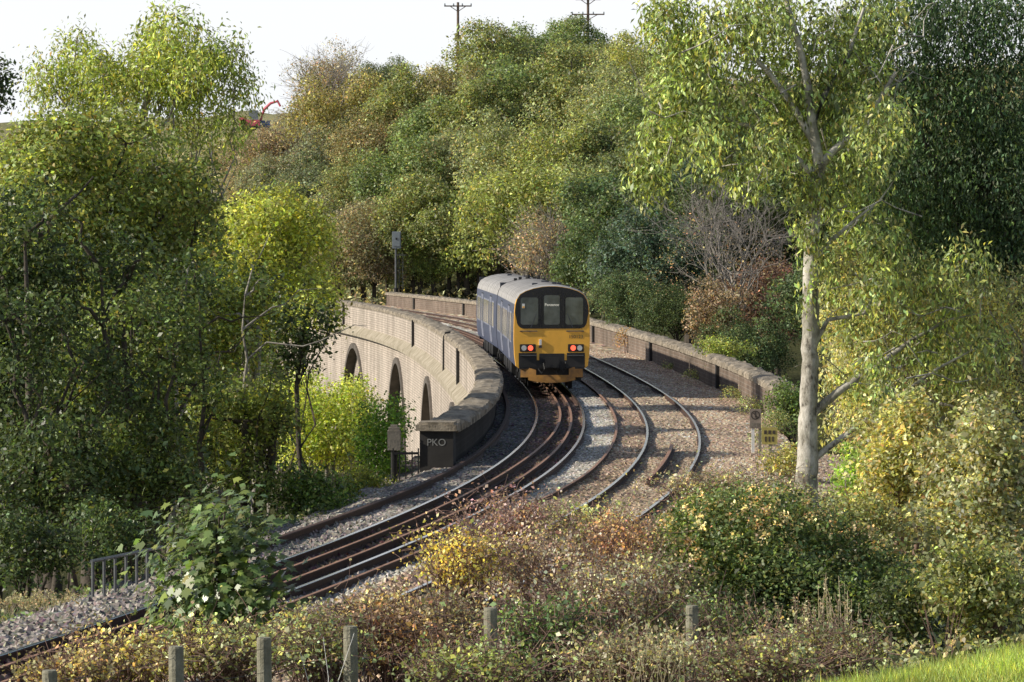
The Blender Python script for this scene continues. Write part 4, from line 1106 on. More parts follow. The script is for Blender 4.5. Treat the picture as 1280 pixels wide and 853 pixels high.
near_tree('tree', 'olive tree deep in the left wood behind the big spreading oak', 'tree', base_of(90, 118), cluster(31, 95, 330, 150, 170, 118, 20, (.24, .36)), .2, .9, (.075, .088, .030), 48, yellow=.15)
near_tree('tree', 'yellowish tree filling the gap between the oak and the yellow topped tree', 'tree', base_of(245, 114), cluster(32, 250, 320, 85, 130, 114, 18, (.24, .36)), .18, .9, (.10, .118, .038), 49, yellow=.2)
near_tree('bush', 'yellow flecked understorey bush in the middle of the left wood', 'bush', base_of(210, 80), cluster(33, 215, 520, 90, 70, 84, 12, (.26, .4)), .13, .8, (.085, .098, .026), 58, yellow=.3, stems=3)
near_tree('bush', 'dark understorey bush at the left behind the low dark tree', 'bush', base_of(40, 80), cluster(34, 60, 500, 100, 80, 84, 12, (.26, .4)), .13, .8, (.036, .048, .018), 59, yellow=.2, stems=3)
def trunks_left():
    # tall stems that stand among the left hand trees
    rows = [(140, 700, 128, 340, 76, .24, 'bark', 'ivy dark leaning trunk in the shade of the left wood'), (165, 690, 158, 350, 77, .26, 'bark', 'thick dark trunk next to the leaning one in the left wood'),
            (213, 690, 222, 390, 76, .13, 'bark_pale', 'slender pale trunk catching light in the left wood'), (48, 690, 30, 300, 74, .27, 'bark', 'ivy wrapped trunk at the far left of the wood'),
            (258, 680, 250, 370, 78, .12, 'bark', 'thin dark trunk left of the yellow topped tree'), (312, 650, 305, 370, 80, .11, 'bark_pale', 'thin grey trunk above the sycamore sapling')]
    for i, (x0, y0, x1, y1, Y, r, m, lab) in enumerate(rows):
        rng = np.random.default_rng(60+i); b_ = at(x0, y0, Y-.6); t = at(x1, y1, Y-.6); g = T(b_.x, b_.y)
        root = empty('tree', (b_.x, b_.y, g), lab, 'tree')
        mb = MB(); st = limb(mb, rng, (0, 0, -.4), (t.x-b_.x, 0, t.z-g), r, r*.12, 8, .05, 9)
        for k in range(6):
            a = st[rng.integers(4, 9)]; limb(mb, rng, a, a + np.array([rng.normal(0, 1.0), rng.normal(0, .6), rng.uniform(.4, 1.6)]), r*.3, r*.06, 5, .14, 5)
        mb.build('trunk', M[m], root, True)
        lb = [(p[0], p[1], p[2], .32, .32, .4) for p in st[1:]] + [(st[-1][0]+rng.normal(0, .5), rng.normal(0, .4), st[-1][2]+rng.uniform(-.2, .9), .6, .6, .5) for _ in range(4)]
        cr = link(D.objects.new('crown', crown_mesh('crown', rng, lb, 150 if m == 'bark' else 70, 9, .14, .12, M['leaf_gloss'], yellow=.12)), root); cr.color = (*G['deep'], 1)
trunks_left()

# ---- the tall tree on the right with drooping leaves
def tall_tree():
    rng = np.random.default_rng(31); Y = 70; b_ = at(1004, 624, Y); g = T(b_.x, b_.y)
    root = empty('tall_tree', (b_.x, b_.y, g), 'tall pale barked tree with drooping narrow leaves on the right', 'tree')
    def W(px, py, dy=0): p = at(px, py, Y+dy); return np.array([p.x-b_.x, p.y-b_.y, p.z-g])
    mb = MB()
    def lm(pts, r0, r1, n=8):
        P = [W(*p) for p in pts]; mb.tube(P, list(np.linspace(r0, r1, len(P))), n, cap=False); return P
    tp = [(1002, 640), (1005, 612), (1010, 560), (1013, 500), (1012, 430), (1012, 360), (1016, 290), (1022, 230), (1024, 205)]
    P = [W(*p) for p in tp]; rr = [.35, .255, .208, .19, .18, .168, .155, .14, .125]
    tt = np.linspace(0, len(P)-1, 44); PP = np.array(P); Q = np.stack([np.interp(tt, range(len(P)), PP[:, k]) for k in range(3)], 1)
    Q[1:-1, :2] += rng.normal(0, .012, (42, 2)) + .03*np.sin(tt[1:-1, None]*1.7 + np.array([0, 2.0])); RR = np.interp(tt, range(len(P)), rr)*(1 + rng.normal(0, .035, 44))
    mb.tube(list(Q), list(RR), 14, cap=False)
    for q in range(5): a_ = q*1.26 + .4; mb.tube([P[1] + np.array([0, 0, .15]), P[0] + np.array([math.cos(a_)*.3, math.sin(a_)*.3, .1]), P[0] + np.array([math.cos(a_)*.75, math.sin(a_)*.75, -.25])], [.13, .11, .04], 7, cap=False)
    lm([(1024, 205), (1016, 160), (1010, 110), (1000, 60), (985, 10), (975, -40)], .12, .04)
    lm([(1024, 210), (1040, 190), (1062, 172), (1090, 140), (1120, 90)], .10, .04)
    lm([(1022, 222), (985, 190), (950, 162), (915, 152), (890, 140), (862, 120)], .085, .025)
    lm([(1018, 180), (990, 130), (960, 90), (920, 50), (890, 10)], .08, .025)
    lm([(1016, 160), (1030, 120), (1060, 70), (1080, 10)], .08, .03)
    lm([(890, 140), (893, 125), (888, 100), (884, 92)], .035, .015, 5)
    lm([(1012, 520), (1050, 488), (1095, 458), (1140, 425), (1185, 400), (1225, 392)], .10, .006)
    lm([(1016, 575), (1055, 545), (1110, 505), (1170, 462), (1230, 430), (1262, 424)], .07, .006)
    lm([(1013, 440), (1035, 400), (1080, 392), (1100, 360), (1112, 330)], .06, .005)
    lm([(1016, 330), (1040, 300), (1075, 270), (1100, 250), (1122, 220)], .06, .005)
    for px, py in ((870, 60), (900, 90), (850, 150), (930, 210), (960, 120), (1060, 60), (1100, 120), (1000, 200), (940, 30), (1130, 60), (1140, 425), (1095, 458), (1180, 400), (1110, 505), (1170, 462), (1230, 430), (1085, 385), (1080, 268)):
        for q in range(5): limb(mb, rng, W(px + rng.normal(0, 25), py + rng.normal(0, 20), rng.normal(0, .8)), W(px + rng.normal(0, 45), py + rng.normal(10, 40), rng.normal(0, 1)), .02, .007, 4, .12, 4)
    mb.build('trunk', M['bark_mottled'], root, True)
    lob = []
    for px, py, rx, rz in ((832, 30, 42, 36), (862, 72, 44, 38), (905, 40, 50, 44), (880, 118, 52, 38), (836, 112, 32, 40), (820, 175, 28, 44), (872, 185, 34, 30), (920, 150, 46, 40), (955, 90, 52, 46), (985, 30, 54, 46), (945, 10, 50, 40),
                           (1005, 120, 48, 44), (960, 190, 40, 36), (1040, 60, 54, 50), (1060, 140, 50, 44), (1010, 185, 40, 30), (1050, 210, 46, 34), (940, 225, 26, 24), (800, 225, 18, 30), (842, 20, 40, 30), (1090, 20, 50, 46), (1075, 95, 50, 46), (815, 205, 24, 40), (838, 165, 30, 36), (905, 205, 34, 30), (1085, 190, 46, 40), (1100, 150, 46, 40), (1040, 265, 34, 40), (1075, 240, 36, 36), (1003, 275, 10, 18), (985, 150, 40, 40), (1060, 300, 26, 34), (1040, 350, 22, 30), (1098, 455, 30, 24), (1150, 430, 36, 28), (1190, 400, 34, 30), (1120, 500, 34, 24), (1180, 462, 34, 26), (1235, 432, 38, 30), (1098, 360, 30, 30), (1105, 300, 36, 30), (1072, 400, 24, 24), (1065, 480, 20, 18), (1150, 350, 40, 34), (1210, 330, 40, 34)):
        near = abs(px-1020) < 60 and py > 140
        lob.append(LB(px, py, rx, rz, Y + (1.9 + rng.uniform(0, .8) if near else rng.normal(0, 1.0))))
    for px, py, rx, rz in ((1008, 292, 14, 26), (1024, 238, 24, 24), (1006, 372, 9, 20), (1030, 330, 12, 26), (1000, 235, 22, 26)): lob.append(LB(px, py, rx, rz, Y-.5))
    lb = [(l[0]-b_.x, l[1]-b_.y, l[2]-g, *l[3:]) for l in lob]
    cr = link(D.objects.new('crown', crown_mesh('crown', rng, lb, 3000, 13, .12, .125, M['leaf_gloss'], .36, .42, .2, .03, .3, -.95, br=.5, elong=1.7)), root); cr.color = (.118, .138, .058, 1)
tall_tree()
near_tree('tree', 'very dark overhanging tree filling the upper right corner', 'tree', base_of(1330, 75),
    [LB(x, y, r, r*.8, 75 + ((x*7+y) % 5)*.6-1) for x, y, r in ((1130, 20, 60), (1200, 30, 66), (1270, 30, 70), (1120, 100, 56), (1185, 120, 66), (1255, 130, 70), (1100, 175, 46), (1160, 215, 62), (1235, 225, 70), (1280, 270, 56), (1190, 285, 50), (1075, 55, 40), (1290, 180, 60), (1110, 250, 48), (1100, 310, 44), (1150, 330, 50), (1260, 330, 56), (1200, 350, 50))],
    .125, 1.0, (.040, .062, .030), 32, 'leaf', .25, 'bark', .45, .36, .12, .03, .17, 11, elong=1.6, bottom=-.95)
near_tree('tree', 'light sunlit tree with pale green leaves right of the tall trunk', 'tree', base_of(1165, 73),
    [LB(x, y, r, r*.8, 72.2 + ((x*3+y) % 7)*.35-.6) for x, y, r in ((1085, 335, 38), (1140, 350, 42), (1205, 375, 48), (1268, 375, 44), (1060, 360, 34), (1110, 390, 50), (1180, 410, 54), (1250, 420, 54), (1080, 440, 40), (1140, 470, 50), (1215, 490, 54), (1275, 490, 44), (1045, 420, 30), (1090, 500, 40), (1160, 530, 44), (1240, 545, 46), (1050, 330, 30), (1050, 470, 30), (1060, 530, 36), (1110, 550, 36), (1035, 385, 20))],
    .11, .85, (.20, .20, .11), 33, 'leaf_gloss', .16, 'bark_pale', .3, .42, .2, .06, .15, 11, elong=1.4, bottom=-.95)
near_tree('bush', 'tall tan and green shrub below the light sunlit tree at the right edge', 'bush', base_of(1240, 58), cluster(19, 1225, 600, 92, 110, 58, 18, (.24, .38)) + [LB(1150, 665, 50, 34, 57), LB(1230, 690, 70, 30, 57)], .115, 1.0, (.155, .155, .088), 34, 'leaf_gloss', .05, 'twig_pink', yellow=.15, brown=.06, stems=4, spread=.12)
near_tree('bush', 'loose pale leaved shrub right of the tall trunk base', 'bush', base_of(1130, 60), cluster(20, 1125, 575, 72, 90, 60, 15, (.26, .4)), .105, 1.0, (.18, .18, .09), 35, 'leaf_gloss', .06, 'twig_pink', yellow=.2, brown=.1, stems=4, spread=.12)
near_tree('tree', 'yellow flecked tree close behind the tall trunk, right side', 'tree', base_of(1095, 80), cluster(29, 1090, 430, 66, 90, 80, 12, (.26, .4)), .13, .9, (.15, .155, .055), 46, 'leaf', .1, 'bark_pale', yellow=.25, brown=.06)
near_tree('tree', 'green tree behind the light sunlit tree at the right', 'tree', base_of(1215, 84), cluster(30, 1205, 420, 95, 100, 84, 13, (.26, .4)), .14, .9, (.085, .105, .04), 47, 'leaf', .14, 'bark', yellow=.15)
near_tree('fern', 'bright lime green fern like plant glowing in the sun beside the tall trunk', 'plant', base_of(1072, 66), cluster(21, 1068, 595, 34, 42, 66, 8, (.3, .45)), .10, .8, (.15, .20, .045), 36, 'leaf', .03, 'twig_grey', yellow=.15, brown=0, stems=3, spread=.12)
near_tree('bush', 'low green shrub at the foot of the tall trunk', 'bush', base_of(1060, 57), cluster(22, 1075, 650, 60, 30, 57, 8, (.3, .44)), .08, .8, (.10, .105, .045), 37, 'leaf_gloss', .05, 'twig_pink', yellow=.2, brown=.1, stems=3, spread=.1)
near_tree('bush', 'small sunlit bush under the yellow square notice', 'bush', base_of(978, 84), cluster(23, 978, 578, 34, 26, 84, 7, (.32, .46)), .085, .7, (.14, .14, .06), 38, 'leaf_gloss', .04, 'twig_pink', yellow=.2, brown=.1, stems=3, spread=.1)
near_tree('bush', 'green bush spilling over the end of the far parapet', 'bush', base_of(985, 105), cluster(24, 984, 512, 32, 40, 105, 9, (.3, .46)), .11, .75, (.06, .085, .03), 39, 'leaf_gloss', .06, yellow=.15, stems=3, spread=.12)
near_tree('bush', 'low bush topping the far parapet', 'bush', base_of(918, 136), cluster(25, 905, 440, 44, 18, 137, 8, (.3, .44)), .12, .75, (.12, .14, .04), 40, 'leaf', .05, yellow=.2, stems=3, spread=.12)
near_tree('bush', 'orange brown autumn shrub behind the far parapet', 'bush', base_of(895, 152), cluster(26, 895, 388, 56, 46, 152, 12, (.24, .4)), .15, .6, (.118, .090, .056), 41, 'leaf_dull', .08, 'twig_pink', yellow=.1, brown=.06, stems=4, spread=.18)
near_tree('bush', 'wiry reddish plant growing out of the far parapet panel', 'bush', (at_off(172, 6.75).x, at_off(172, 6.75).y), [(at_off(172, 6.75).x, at_off(172, 6.75).y, .55, .55, .2, .5)], .10, .5, (.16, .11, .05), 42, 'leaf_dull', .03, 'twig_pink', brown=.2, spread=.12, stems=2)

# ---- foreground
near_tree('round_bush', 'big dark rounded evergreen shrub with small flower heads in the right foreground', 'bush', base_of(955, 47.5),
    [LB(x, y, rx, rz, Y) for x, y, rx, rz, Y in ((900, 690, 96, 66, 47), (955, 680, 110, 66, 48), (1020, 715, 96, 66, 48), (1075, 745, 80, 60, 47.5), (860, 720, 72, 60, 46.5), (960, 750, 130, 60, 46.5), (905, 655, 66, 38, 47.5), (1100, 770, 62, 46, 47))],
    .075, 1.25, (.066, .086, .032), 43, 'leaf_gloss', .08, yellow=.1, brown=.05, spread=.11, stems=4, per=14, inner=.7)
def flower_heads():
    # the small tan heads that dot the shrub belong to it
    root = [o for o in D.objects if o.name == 'round_bush'][0]; rng = np.random.default_rng(77); g = Vector(root.location)
    lbs = [LB(x, y, rx, rz, Y) for x, y, rx, rz, Y in ((900, 690, 98, 68, 47), (955, 680, 112, 68, 48), (860, 720, 74, 62, 46.5), (905, 655, 68, 40, 47.5), (1020, 715, 98, 68, 48))]
    lb = [(l[0]-g.x, l[1]-g.y, l[2]-g.z, *l[3:]) for l in lbs]
    cr = link(D.objects.new('flower_heads', crown_mesh('flower_heads', rng, lb, 700, 10, .04, .045, M['leaf_dull'], .8, 0, .1, .1, .96, -.3)), root); cr.color = (.30, .245, .125, 1)
    cr['kind'] = 'stuff'
flower_heads()
near_tree('bush', 'dense olive green shrub in the lower right corner above the lawn', 'bush', base_of(1225, 45), cluster(27, 1225, 738, 92, 62, 45, 13, (.28, .42)), .09, 1.0, (.105, .115, .05), 44, 'leaf_gloss', .06, 'twig_pink', yellow=.2, brown=.08, spread=.1, stems=4)
near_tree('bush', 'darker low shrub between the rounded evergreen and the corner shrub', 'bush', base_of(1130, 45), cluster(28, 1128, 765, 46, 50, 45, 8, (.3, .44)), .07, .95, (.05, .062, .026), 45, 'leaf_gloss', .05, yellow=.1, spread=.1, stems=3)

def bramble(label, px, py, rx, rz, Y, col, seed, dens=1.0, leaf=.055, cane=.0055, twig='twig_pink', mat='leaf_gloss', yellow=.2, brown=.10, ncane=70, name='bramble_bush'):
    rng = np.random.default_rng(seed); k = Y/F
    c = at(px, py, Y); g = T(c.x, c.y); root = empty(name, (c.x, c.y, g), label, 'bramble')
    Rx, Rz = rx*k, rz*k; zc = c.z-g
    mb = MB(); leaves = []; outs = []
    for i in range(ncane):
        a = rng.uniform(0, 6.28); b0 = np.array([rng.normal(0, Rx*.4), rng.normal(0, Rx*.35), max(-.2, zc-Rz*1.3)])
        top = np.array([rng.normal(0, Rx*.55), rng.normal(0, Rx*.5), zc + Rz*rng.uniform(.0, 1.05)])
        end = top + np.array([math.cos(a)*Rx*.5, math.sin(a)*Rx*.5, -Rz*rng.uniform(-.15, .8)])
        t = np.linspace(0, 1, 8)[:, None]; P = (1-t)**2*b0 + 2*t*(1-t)*(top*1.15-.15*b0) + t*t*end + rng.normal(0, .03, (8, 3))
        mb.tube(P, list(np.linspace(cane*1.4, cane*.6, 8)), 4, cap=False)
        for q in range(3):
            s_ = P[rng.integers(3, 8)]; e = s_ + rng.normal(0, .16, 3); mb.tube([s_, (s_+e)/2 + rng.normal(0, .02, 3), e], cane*.6, 3, cap=False)
            leaves.append(e); outs.append(e-s_)
        for p in P[2:]:
            for q in range(2): leaves.append(p + rng.normal(0, .07, 3)); outs.append(rng.normal(0, 1, 3))
    mb.build('cane', M[twig], root)
    m = int(Rx*Rz/(leaf*leaf)*2.6*dens)
    d = nrm(rng.normal(0, 1, (m, 3))); d[:, 2] = np.abs(d[:, 2])*np.where(rng.random(m) < .75, 1, -.6)
    P2 = np.array([0, 0, zc]) + d*np.array([Rx, Rx*.8, Rz])*(.5+.5*rng.random((m, 1))**.5)*(1+.16*np.sin(d[:, :1]*7+seed))
    P_ = np.concatenate([np.array(leaves), P2]); O = np.concatenate([nrm(np.array(outs)), d])
    lump = 1 + .45*np.sin(P_[:, 0]*5.1+seed)*np.sin(P_[:, 2]*6.3+seed*2)
    cr = link(D.objects.new('foliage', quads_mesh('foliage', leaf_quads(rng, P_, O, leaf, .7, 0, .5), M[mat], tints(rng, len(P_), np.clip(lump, .45, 1.6), .4, yellow, brown))), root)
    cr.color = (*col, 1)
    return root
BR = [
 ('pinkish grey bramble thicket in the centre of the foreground', 672, 716, 84, 58, 44, (.165, .125, .085), 1, .8, .05),
 ('purple tinged rose bush with red hips at the top of the foreground thicket', 632, 658, 52, 40, 46, (.155, .098, .080), 2, .6, .05),
 ('yellow leaved bramble at the left end of the central thicket', 575, 706, 44, 42, 43, (.235, .185, .05), 3, .7, .055),
 ('lime flecked bramble just below the train tracks', 725, 664, 60, 34, 48, (.175, .165, .07), 4, .8, .05),
 ('red brown autumn bramble left of the big rounded evergreen', 775, 688, 46, 44, 45, (.20, .125, .07), 5, .8, .05),
 ('pale straggling bramble right of the central fence post', 758, 752, 62, 46, 40, (.165, .14, .09), 6, .8, .05),
 ('green bramble mound directly right of the central fence post', 688, 796, 66, 48, 36, (.055, .075, .026), 7, 1.1, .055),
 ('dark green bramble in front of the rounded evergreen', 870, 790, 62, 42, 40, (.075, .085, .034), 8, 1.0, .055),
 ('tan bramble left of the central fence post', 552, 782, 56, 44, 36, (.185, .15, .085), 9, .8, .05),
 ('russet bramble between two fence posts at the lower left', 490, 802, 50, 44, 34, (.165, .105, .055), 10, .9, .05),
 ('green and white flecked bramble right of the sapling', 400, 812, 50, 40, 33, (.125, .125, .055), 11, 1.0, .05),
 ('sunlit bramble below the sycamore sapling', 290, 818, 62, 36, 32, (.175, .165, .075), 12, 1.0, .05),
 ('russet and lime bramble in the lower left corner', 165, 828, 68, 34, 32, (.185, .15, .06), 13, 1.0, .05),
 ('low tan bramble at the bottom left edge', 85, 850, 46, 22, 31, (.17, .13, .06), 14, 1.0, .05),
 ('low green bramble along the bottom of the picture', 590, 840, 70, 30, 31, (.115, .12, .045), 15, 1.0, .05),
 ('pale dry bramble along the bottom centre', 790, 828, 70, 32, 33, (.16, .145, .075), 16, 1.0, .05),
 ('bramble along the lawn edge at the bottom right', 940, 828, 80, 30, 35, (.12, .115, .05), 17, 1.0, .05),
 ('bramble under the tall dry stems', 1035, 810, 60, 26, 38, (.13, .12, .055), 18, 1.0, .05),
 ('small bramble where ballast meets the bank, near the end of the parapet', 890, 608, 60, 16, 62, (.15, .13, .075), 19, .8, .06),
 ('low bramble in front of the trackside signs', 950, 618, 50, 18, 66, (.16, .145, .085), 20, .8, .06),
 ('bramble fringe beside the near rail', 470, 772, 36, 24, 42, (.19, .15, .075), 21, .7, .05),
 ('low bramble at the foot of the sycamore sapling beside the rails', 372, 790, 34, 22, 38, (.15, .14, .06), 22, .8, .05),
 ('tangled bramble under the rounded evergreen, left side', 815, 742, 44, 46, 43, (.14, .13, .065), 23, .9, .05),
]
for lab, px, py, rx, rz, Y, col, sd, dn, lf in BR: bramble(lab, px, py, rx*1.15, rz*1.1, Y, tuple(c*f for c, f in zip(col, (1.22, 1.36, 1.62))), 200+sd, dn*1.75, lf*.86, ncane=115)

M['leaf_sheen'] = leafmat('leaf_sheen', .36, .75, .3)
def sapling():
    rng = np.random.default_rng(51); Y = 34; c = at(268, 815, Y); g = T(c.x, c.y); k = Y/F
    root = empty('sycamore_sapling', (c.x, c.y, g), 'young sycamore with large glossy lobed leaves in front of the rails', 'sapling')
    mb = MB(); leaves = []; 
    def W(px, py, dy=0): p = at(px, py, Y+dy); return np.array([p.x-c.x, p.y-c.y, p.z-g])
    tips = [(285, 612), (262, 655), (235, 668), (205, 655), (195, 690), (215, 715), (250, 700), (285, 690), (310, 665), (330, 700), (300, 720), (270, 735), (230, 750), (205, 765), (255, 770), (290, 760), (325, 745), (340, 725), (310, 780), (240, 785), (200, 785), (330, 765), (225, 735), (280, 715), (250, 745), (315, 690), (190, 745), (270, 680), (345, 705), (275, 640), (300, 640), (188, 720)]
    for t in tips:
        e = W(t[0]+rng.normal(0, 5), t[1], rng.normal(0, .35)); s_ = W(268+rng.normal(0, 6), min(815, t[1]+rng.uniform(40, 130)), 0)
        s_[2] = min(s_[2], e[2]-.15); pts = limb(mb, rng, s_, e, .014, .005, 5, .1, 5)
        for q in range(70):
            leaves.append(pts[rng.integers(1, 6)] + rng.normal(0, .17, 3))
    mb.tube([W(268, 830), W(266, 760), W(270, 700), W(280, 650), W(285, 612)], [.025, .022, .018, .012, .006], 7)
    mb.build('trunk', M['bark'], root, True)
    P = np.array(leaves); n = len(P)
    out = nrm(P - W(268, 730)); no = nrm(np.array([-.42, -.35, .8]) + out*.35 + rng.normal(0, .35, (n, 3)))
    t = out*np.array([1, 1, .2]) + rng.normal(0, .5, (n, 3)); t[:, 2] -= .5; u = nrm(t - no*(t*no).sum(1, keepdims=True)); v = np.cross(no, u)
    shape = np.array([(-.5, 0), (-.30, .30), (-.12, .52), (-.02, .25), (.22, .38), (.20, .14), (.56, 0), (.20, -.14), (.22, -.38), (-.02, -.25), (-.12, -.52), (-.30, -.30)])
    S = .105*np.clip(rng.lognormal(0, .25, n), .6, 1.6)
    V = P[:, None] + u[:, None]*(shape[None, :, :1]*S[:, None, None]) + v[:, None]*(shape[None, :, 1:]*S[:, None, None]) - no[:, None]*((shape[None, :, 1:]**2)*S[:, None, None]*.5)
    cr = link(D.objects.new('crown', quads_mesh('crown', V, M['leaf_sheen'], tints(rng, n, np.ones(n), .35, .14, .03), nv=12)), root); cr.color = (.058, .080, .026, 1)
sapling()

# ---- fence, dry stems, grasses
for y, d, r, lab in ((150, 6.6, .28, 'small green weed tuft at the foot of the far parapet, nearest the train'), (139, 6.55, .34, 'olive weed at the foot of the far parapet in the train shadow'), (122, 6.5, .4, 'leafy weed at the foot of the far parapet left of its last joint'),
        (113, 6.35, .45, 'pale weed patch on the ballast where the far parapet ends'), (103, 6.6, .5, 'weed clump on the ballast beside the trackside signs'), (96, 5.9, .4, 'straggly weed on the ballast in front of the prohibition sign')):
    q = at_off(y, d); near_tree('weed', lab, 'plant', (q.x, q.y), [(q.x, q.y, T(q.x, q.y)*0 - .12 + r*.4, r, r, r*.6), (q.x+r*.8, q.y+.3, -.15+r*.25, r*.6, r*.6, r*.4)], .07, .55, (.12, .14, .06), int(y), 'leaf_dull', .012, 'twig_pink', yellow=.2, brown=.15, spread=.08)
def fence():
    posts = [(62, 838, 29.5), (220, 808, 30), (330, 797, 31), (438, 783, 32), (613, 760, 33.5), (865, 757, 36)]
    p0 = at(220, 806, 30); root = empty('wire_fence', (p0.x, p0.y, T(p0.x, p0.y)), 'old wire fence on round weathered wooden posts along the bottom of the picture', 'fence')
    tops = []
    for i, (px, py, Y) in enumerate(posts):
        rng = np.random.default_rng(i); p = at(px, py, Y); g = T(p.x, p.y); r = .068
        mb = MB(); mb.tube([(p.x-p0.x + .01, p.y-p0.y, g-.3-root.location.z), (p.x-p0.x, p.y-p0.y, p.z-.02-root.location.z), (p.x-p0.x, p.y-p0.y, p.z-root.location.z)], [r*1.05, r, r*.9], 12)
        mb.build('post', M['post'], root); tops.append(Vector((p.x-p0.x, p.y-p0.y-.06, p.z-root.location.z)))
    for dz in (.10, .32):
        mb = MB()
        pts = []
        for a, b_ in zip(tops[:-1], tops[1:]):
            for q in (0, .25, .5, .75): v = a.lerp(b_, q); pts.append((v.x, v.y, v.z-dz-.02*math.sin(q*math.pi)))
        pts.append((tops[-1].x, tops[-1].y, tops[-1].z-dz)); mb.tube(pts, .0022, 4); mb.build('wire', M['steel'], root)
fence()

def stems(label, name, px, pyb, w, h, Y, n, seed, mat, lean=.12, r=.005, seed_head=True):
    rng = np.random.default_rng(seed); c = at(px, pyb, Y); g = T(c.x, c.y); root = empty(name, (c.x, c.y, g), label, 'dry plant'); k = Y/F
    mb = MB(); P = []; O = []
    for i in range(n):
        x = rng.uniform(-w, w)*k; y = rng.normal(0, .3); H = h*k*rng.uniform(.55, 1.05) + (c.z-g); a = rng.normal(0, lean)
        b0 = np.array([x, y, 0]); e = b0 + np.array([a*H, rng.normal(0, .1), H])
        mb.tube([b0, (b0+e)/2 + rng.normal(0, .03, 3), e], [r, r*.8, r*.5], 4, cap=False)
        if seed_head:
            for q in range(16): P.append(e - np.array([a, 0, 1])*rng.uniform(0, .35)*H*.8 + rng.normal(0, .015, 3)); O.append(rng.normal(0, 1, 3))
    mb.build('stem', M[mat], root)
    if P:
        o = link(D.objects.new('seed_head', quads_mesh('seed_head', leaf_quads(rng, np.array(P), nrm(np.array(O)), .035, .5), M['leaf_dull'], tints(rng, len(P), np.ones(len(P)), .3, 0, .06))), root); o.color = (.20, .175, .105, 1)
stems('tall straw coloured dead grass stems in front of the rounded evergreen', 'dry_grass', 1045, 800, 26, 78, 40, 16, 1, 'straw', .05, .007)
stems('brown dock stems left of the tall straw stems', 'dry_dock', 985, 795, 40, 54, 40, 22, 2, 'twig_pink', .15, .006)
stems('broken brown stalks beside the dock stems', 'dry_stalk', 925, 790, 22, 40, 39, 9, 3, 'twig_pink', .5, .008, False)
stems('pale dead grass on the bottom edge right of the central post', 'dry_grass', 800, 845, 40, 70, 32, 30, 4, 'straw', .2, .003)
stems('dry yellow grass tuft in front of the shrubs at the left edge', 'dry_grass', 45, 775, 46, 36, 56, 120, 5, 'straw', .35, .004)
stems('thin white dead stalk leaning beside the third fence post', 'dry_stalk', 402, 850, 5, 60, 31, 3, 6, 'white', .2, .004, False)
stems('few brown dock stems before the shrub at the right', 'dry_dock', 1180, 800, 9, 50, 40, 14, 7, 'twig_pink', .3, .004, False)

def scatter_cover(name, pts_fn, n, size, col, seed, mat='leaf_dull', yellow=.15, brown=.15, hgt=.25):
    rng = np.random.default_rng(seed); x, y = pts_fn(rng, n); z = terrain(x, y) + np.abs(rng.normal(0, hgt, n))
    P = np.stack([x, y, z], 1)
    lump = np.clip(1+.5*np.sin(x*1.7+seed)*np.sin(y*1.3), .4, 1.7)
    o = link(D.objects.new(name, quads_mesh(name, leaf_quads(rng, P, np.tile([[-.2, -.5, .8]], (n, 1)), size, .6), M[mat], tints(rng, n, lump, .4, yellow, brown)))); o.color = (*col, 1)
    return tag(o, kind='stuff')
def hillcover(rng, n): 
    y = rng.uniform(290, 455, n); x = rng.uniform(-.17, .17, n)*y; return x, y
scatter_cover('ground_cover', hillcover, 70000, .4, (.13, .125, .065), 1, hgt=.6)
def left_bank(rng, n):
    y = rng.uniform(42, 92, n); d = -rng.uniform(3.6, 14, n); return cx(y)+d, y
o = scatter_cover('ground_cover', left_bank, 45000, .10, (.05, .065, .025), 2, 'leaf_gloss', hgt=.16)
def right_bank(rng, n):
    y = rng.uniform(26, 108, n); d = 7.2 + rng.uniform(0, 13, n); return cx(y)+d, y
scatter_cover('ground_cover', right_bank, 70000, .085, (.145, .15, .075), 3, 'leaf_gloss', yellow=.25, brown=.06, hgt=.13)

def lawn():
    rng = np.random.default_rng(9); n = 90000
    y = rng.uniform(8.5, 17, n); x = rng.uniform(1.0, 2.6, n)*y/13
    keep = at(0, 0, 1) is not None
    z = terrain(x, y)
    P = np.stack([x, y, z], 1); h = (rng.uniform(.025, .06, n)*(1 + 1.2*(y > 14.2)*rng.random(n)**2))[:, None]; a = rng.uniform(0, 6.28, n)
    w = np.stack([np.cos(a), np.sin(a), np.zeros(n)], 1)*.0022; tip = np.stack([rng.normal(0, .35, n), rng.normal(0, .35, n), np.ones(n)], 1)*h
    V = np.stack([P-w, P+w, P+tip*.6+w*.8, P+tip], 1)
    o = link(D.objects.new('lawn_grass', quads_mesh('lawn_grass', V, M['leaf'], tints(rng, n, np.clip(1+.35*np.sin(x*4+y*2)*np.sin(y*3.1), .6, 1.4), .28, .16, .04)))); o.color = (.155, .185, .05, 1)
    tag(o, kind='stuff')
lawn()
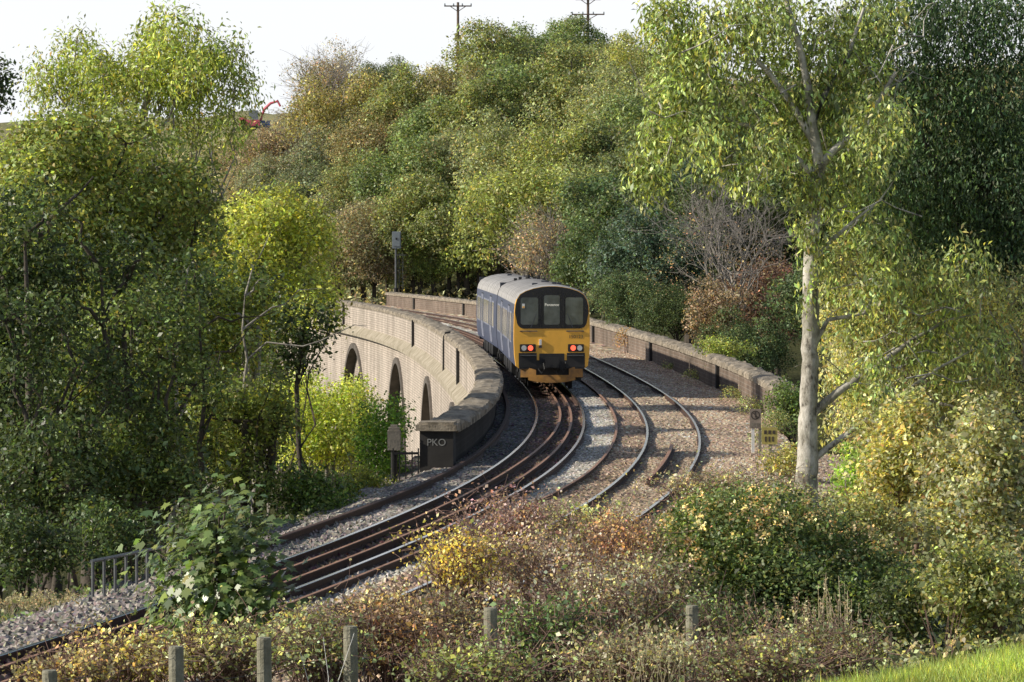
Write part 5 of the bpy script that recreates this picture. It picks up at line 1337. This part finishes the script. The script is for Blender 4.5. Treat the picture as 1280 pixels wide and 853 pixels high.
# ------------------------------------------------------------------ light, sky, camera
sun_dir = Vector((-1, -.17, 0)).normalized()
ELEV = R(30)
sv = Vector((sun_dir.x*math.cos(ELEV), sun_dir.y*math.cos(ELEV), math.sin(ELEV)))
sl = D.lights.new('sun', 'SUN'); sl.energy = 5.0; sl.angle = R(.55); sl.color = (1, .93, .80)
so = D.objects.new('sun', sl); so.rotation_euler = sv.to_track_quat('Z', 'Y').to_euler(); so.location = (-40, 0, 60); link(so)
w = D.worlds.new('World'); SC.world = w; w.use_nodes = True
nt = w.node_tree; bg = nt.nodes['Background']
sky = N(nt, 'ShaderNodeTexSky'); sky.sky_type = 'NISHITA'; sky.sun_disc = False
sky.sun_elevation = ELEV; sky.sun_rotation = math.atan2(sun_dir.x, sun_dir.y)
sky.air_density = 1.0; sky.dust_density = 1.0; sky.ozone_density = 1.0
# a veil of thin bright cloud low over the horizon
tc = N(nt, 'ShaderNodeTexCoord'); sx = N(nt, 'ShaderNodeSeparateXYZ'); L(nt, tc.outputs['Generated'], sx.inputs[0])
mp = N(nt, 'ShaderNodeMapping'); mp.inputs['Scale'].default_value = (1, 1, 5); L(nt, tc.outputs['Generated'], mp.inputs['Vector'])
cn = N(nt, 'ShaderNodeTexNoise'); cn.inputs['Scale'].default_value = 2.2; cn.inputs['Detail'].default_value = 6; L(nt, mp.outputs[0], cn.inputs['Vector'])
veil = mixc(nt, .5, ramp(nt, sx.outputs['Z'], [(0, (1, 1, 1)), (.14, (1, 1, 1)), (.30, (.04, .04, .04))]), ramp(nt, cn.outputs['Fac'], [(.3, (.82, .82, .82)), (.65, (1, 1, 1))]), 'MULTIPLY')
L(nt, mixc(nt, veil, sky.outputs[0], (9.2, 9.4, 9.7)), bg.inputs['Color']); bg.inputs['Strength'].default_value = .11
cam = D.cameras.new('camera'); cam.lens = F/1280*36; cam.sensor_width = 36; cam.clip_start = .5; cam.clip_end = 8000
co = D.objects.new('camera', cam); co.location = (0, 0, CAMZ); co.rotation_euler = (R(90)-PITCH, 0, 0); link(co)
SC.camera = co
SC.view_settings.view_transform = 'Standard'; SC.view_settings.look = 'None'; SC.view_settings.exposure = 0
SC.render.engine = 'CYCLES'
SC.cycles.max_bounces = 6; SC.cycles.diffuse_bounces = 3; SC.cycles.glossy_bounces = 2; SC.cycles.transmission_bounces = 4; SC.cycles.transparent_max_bounces = 4
SC.cycles.use_denoising = True
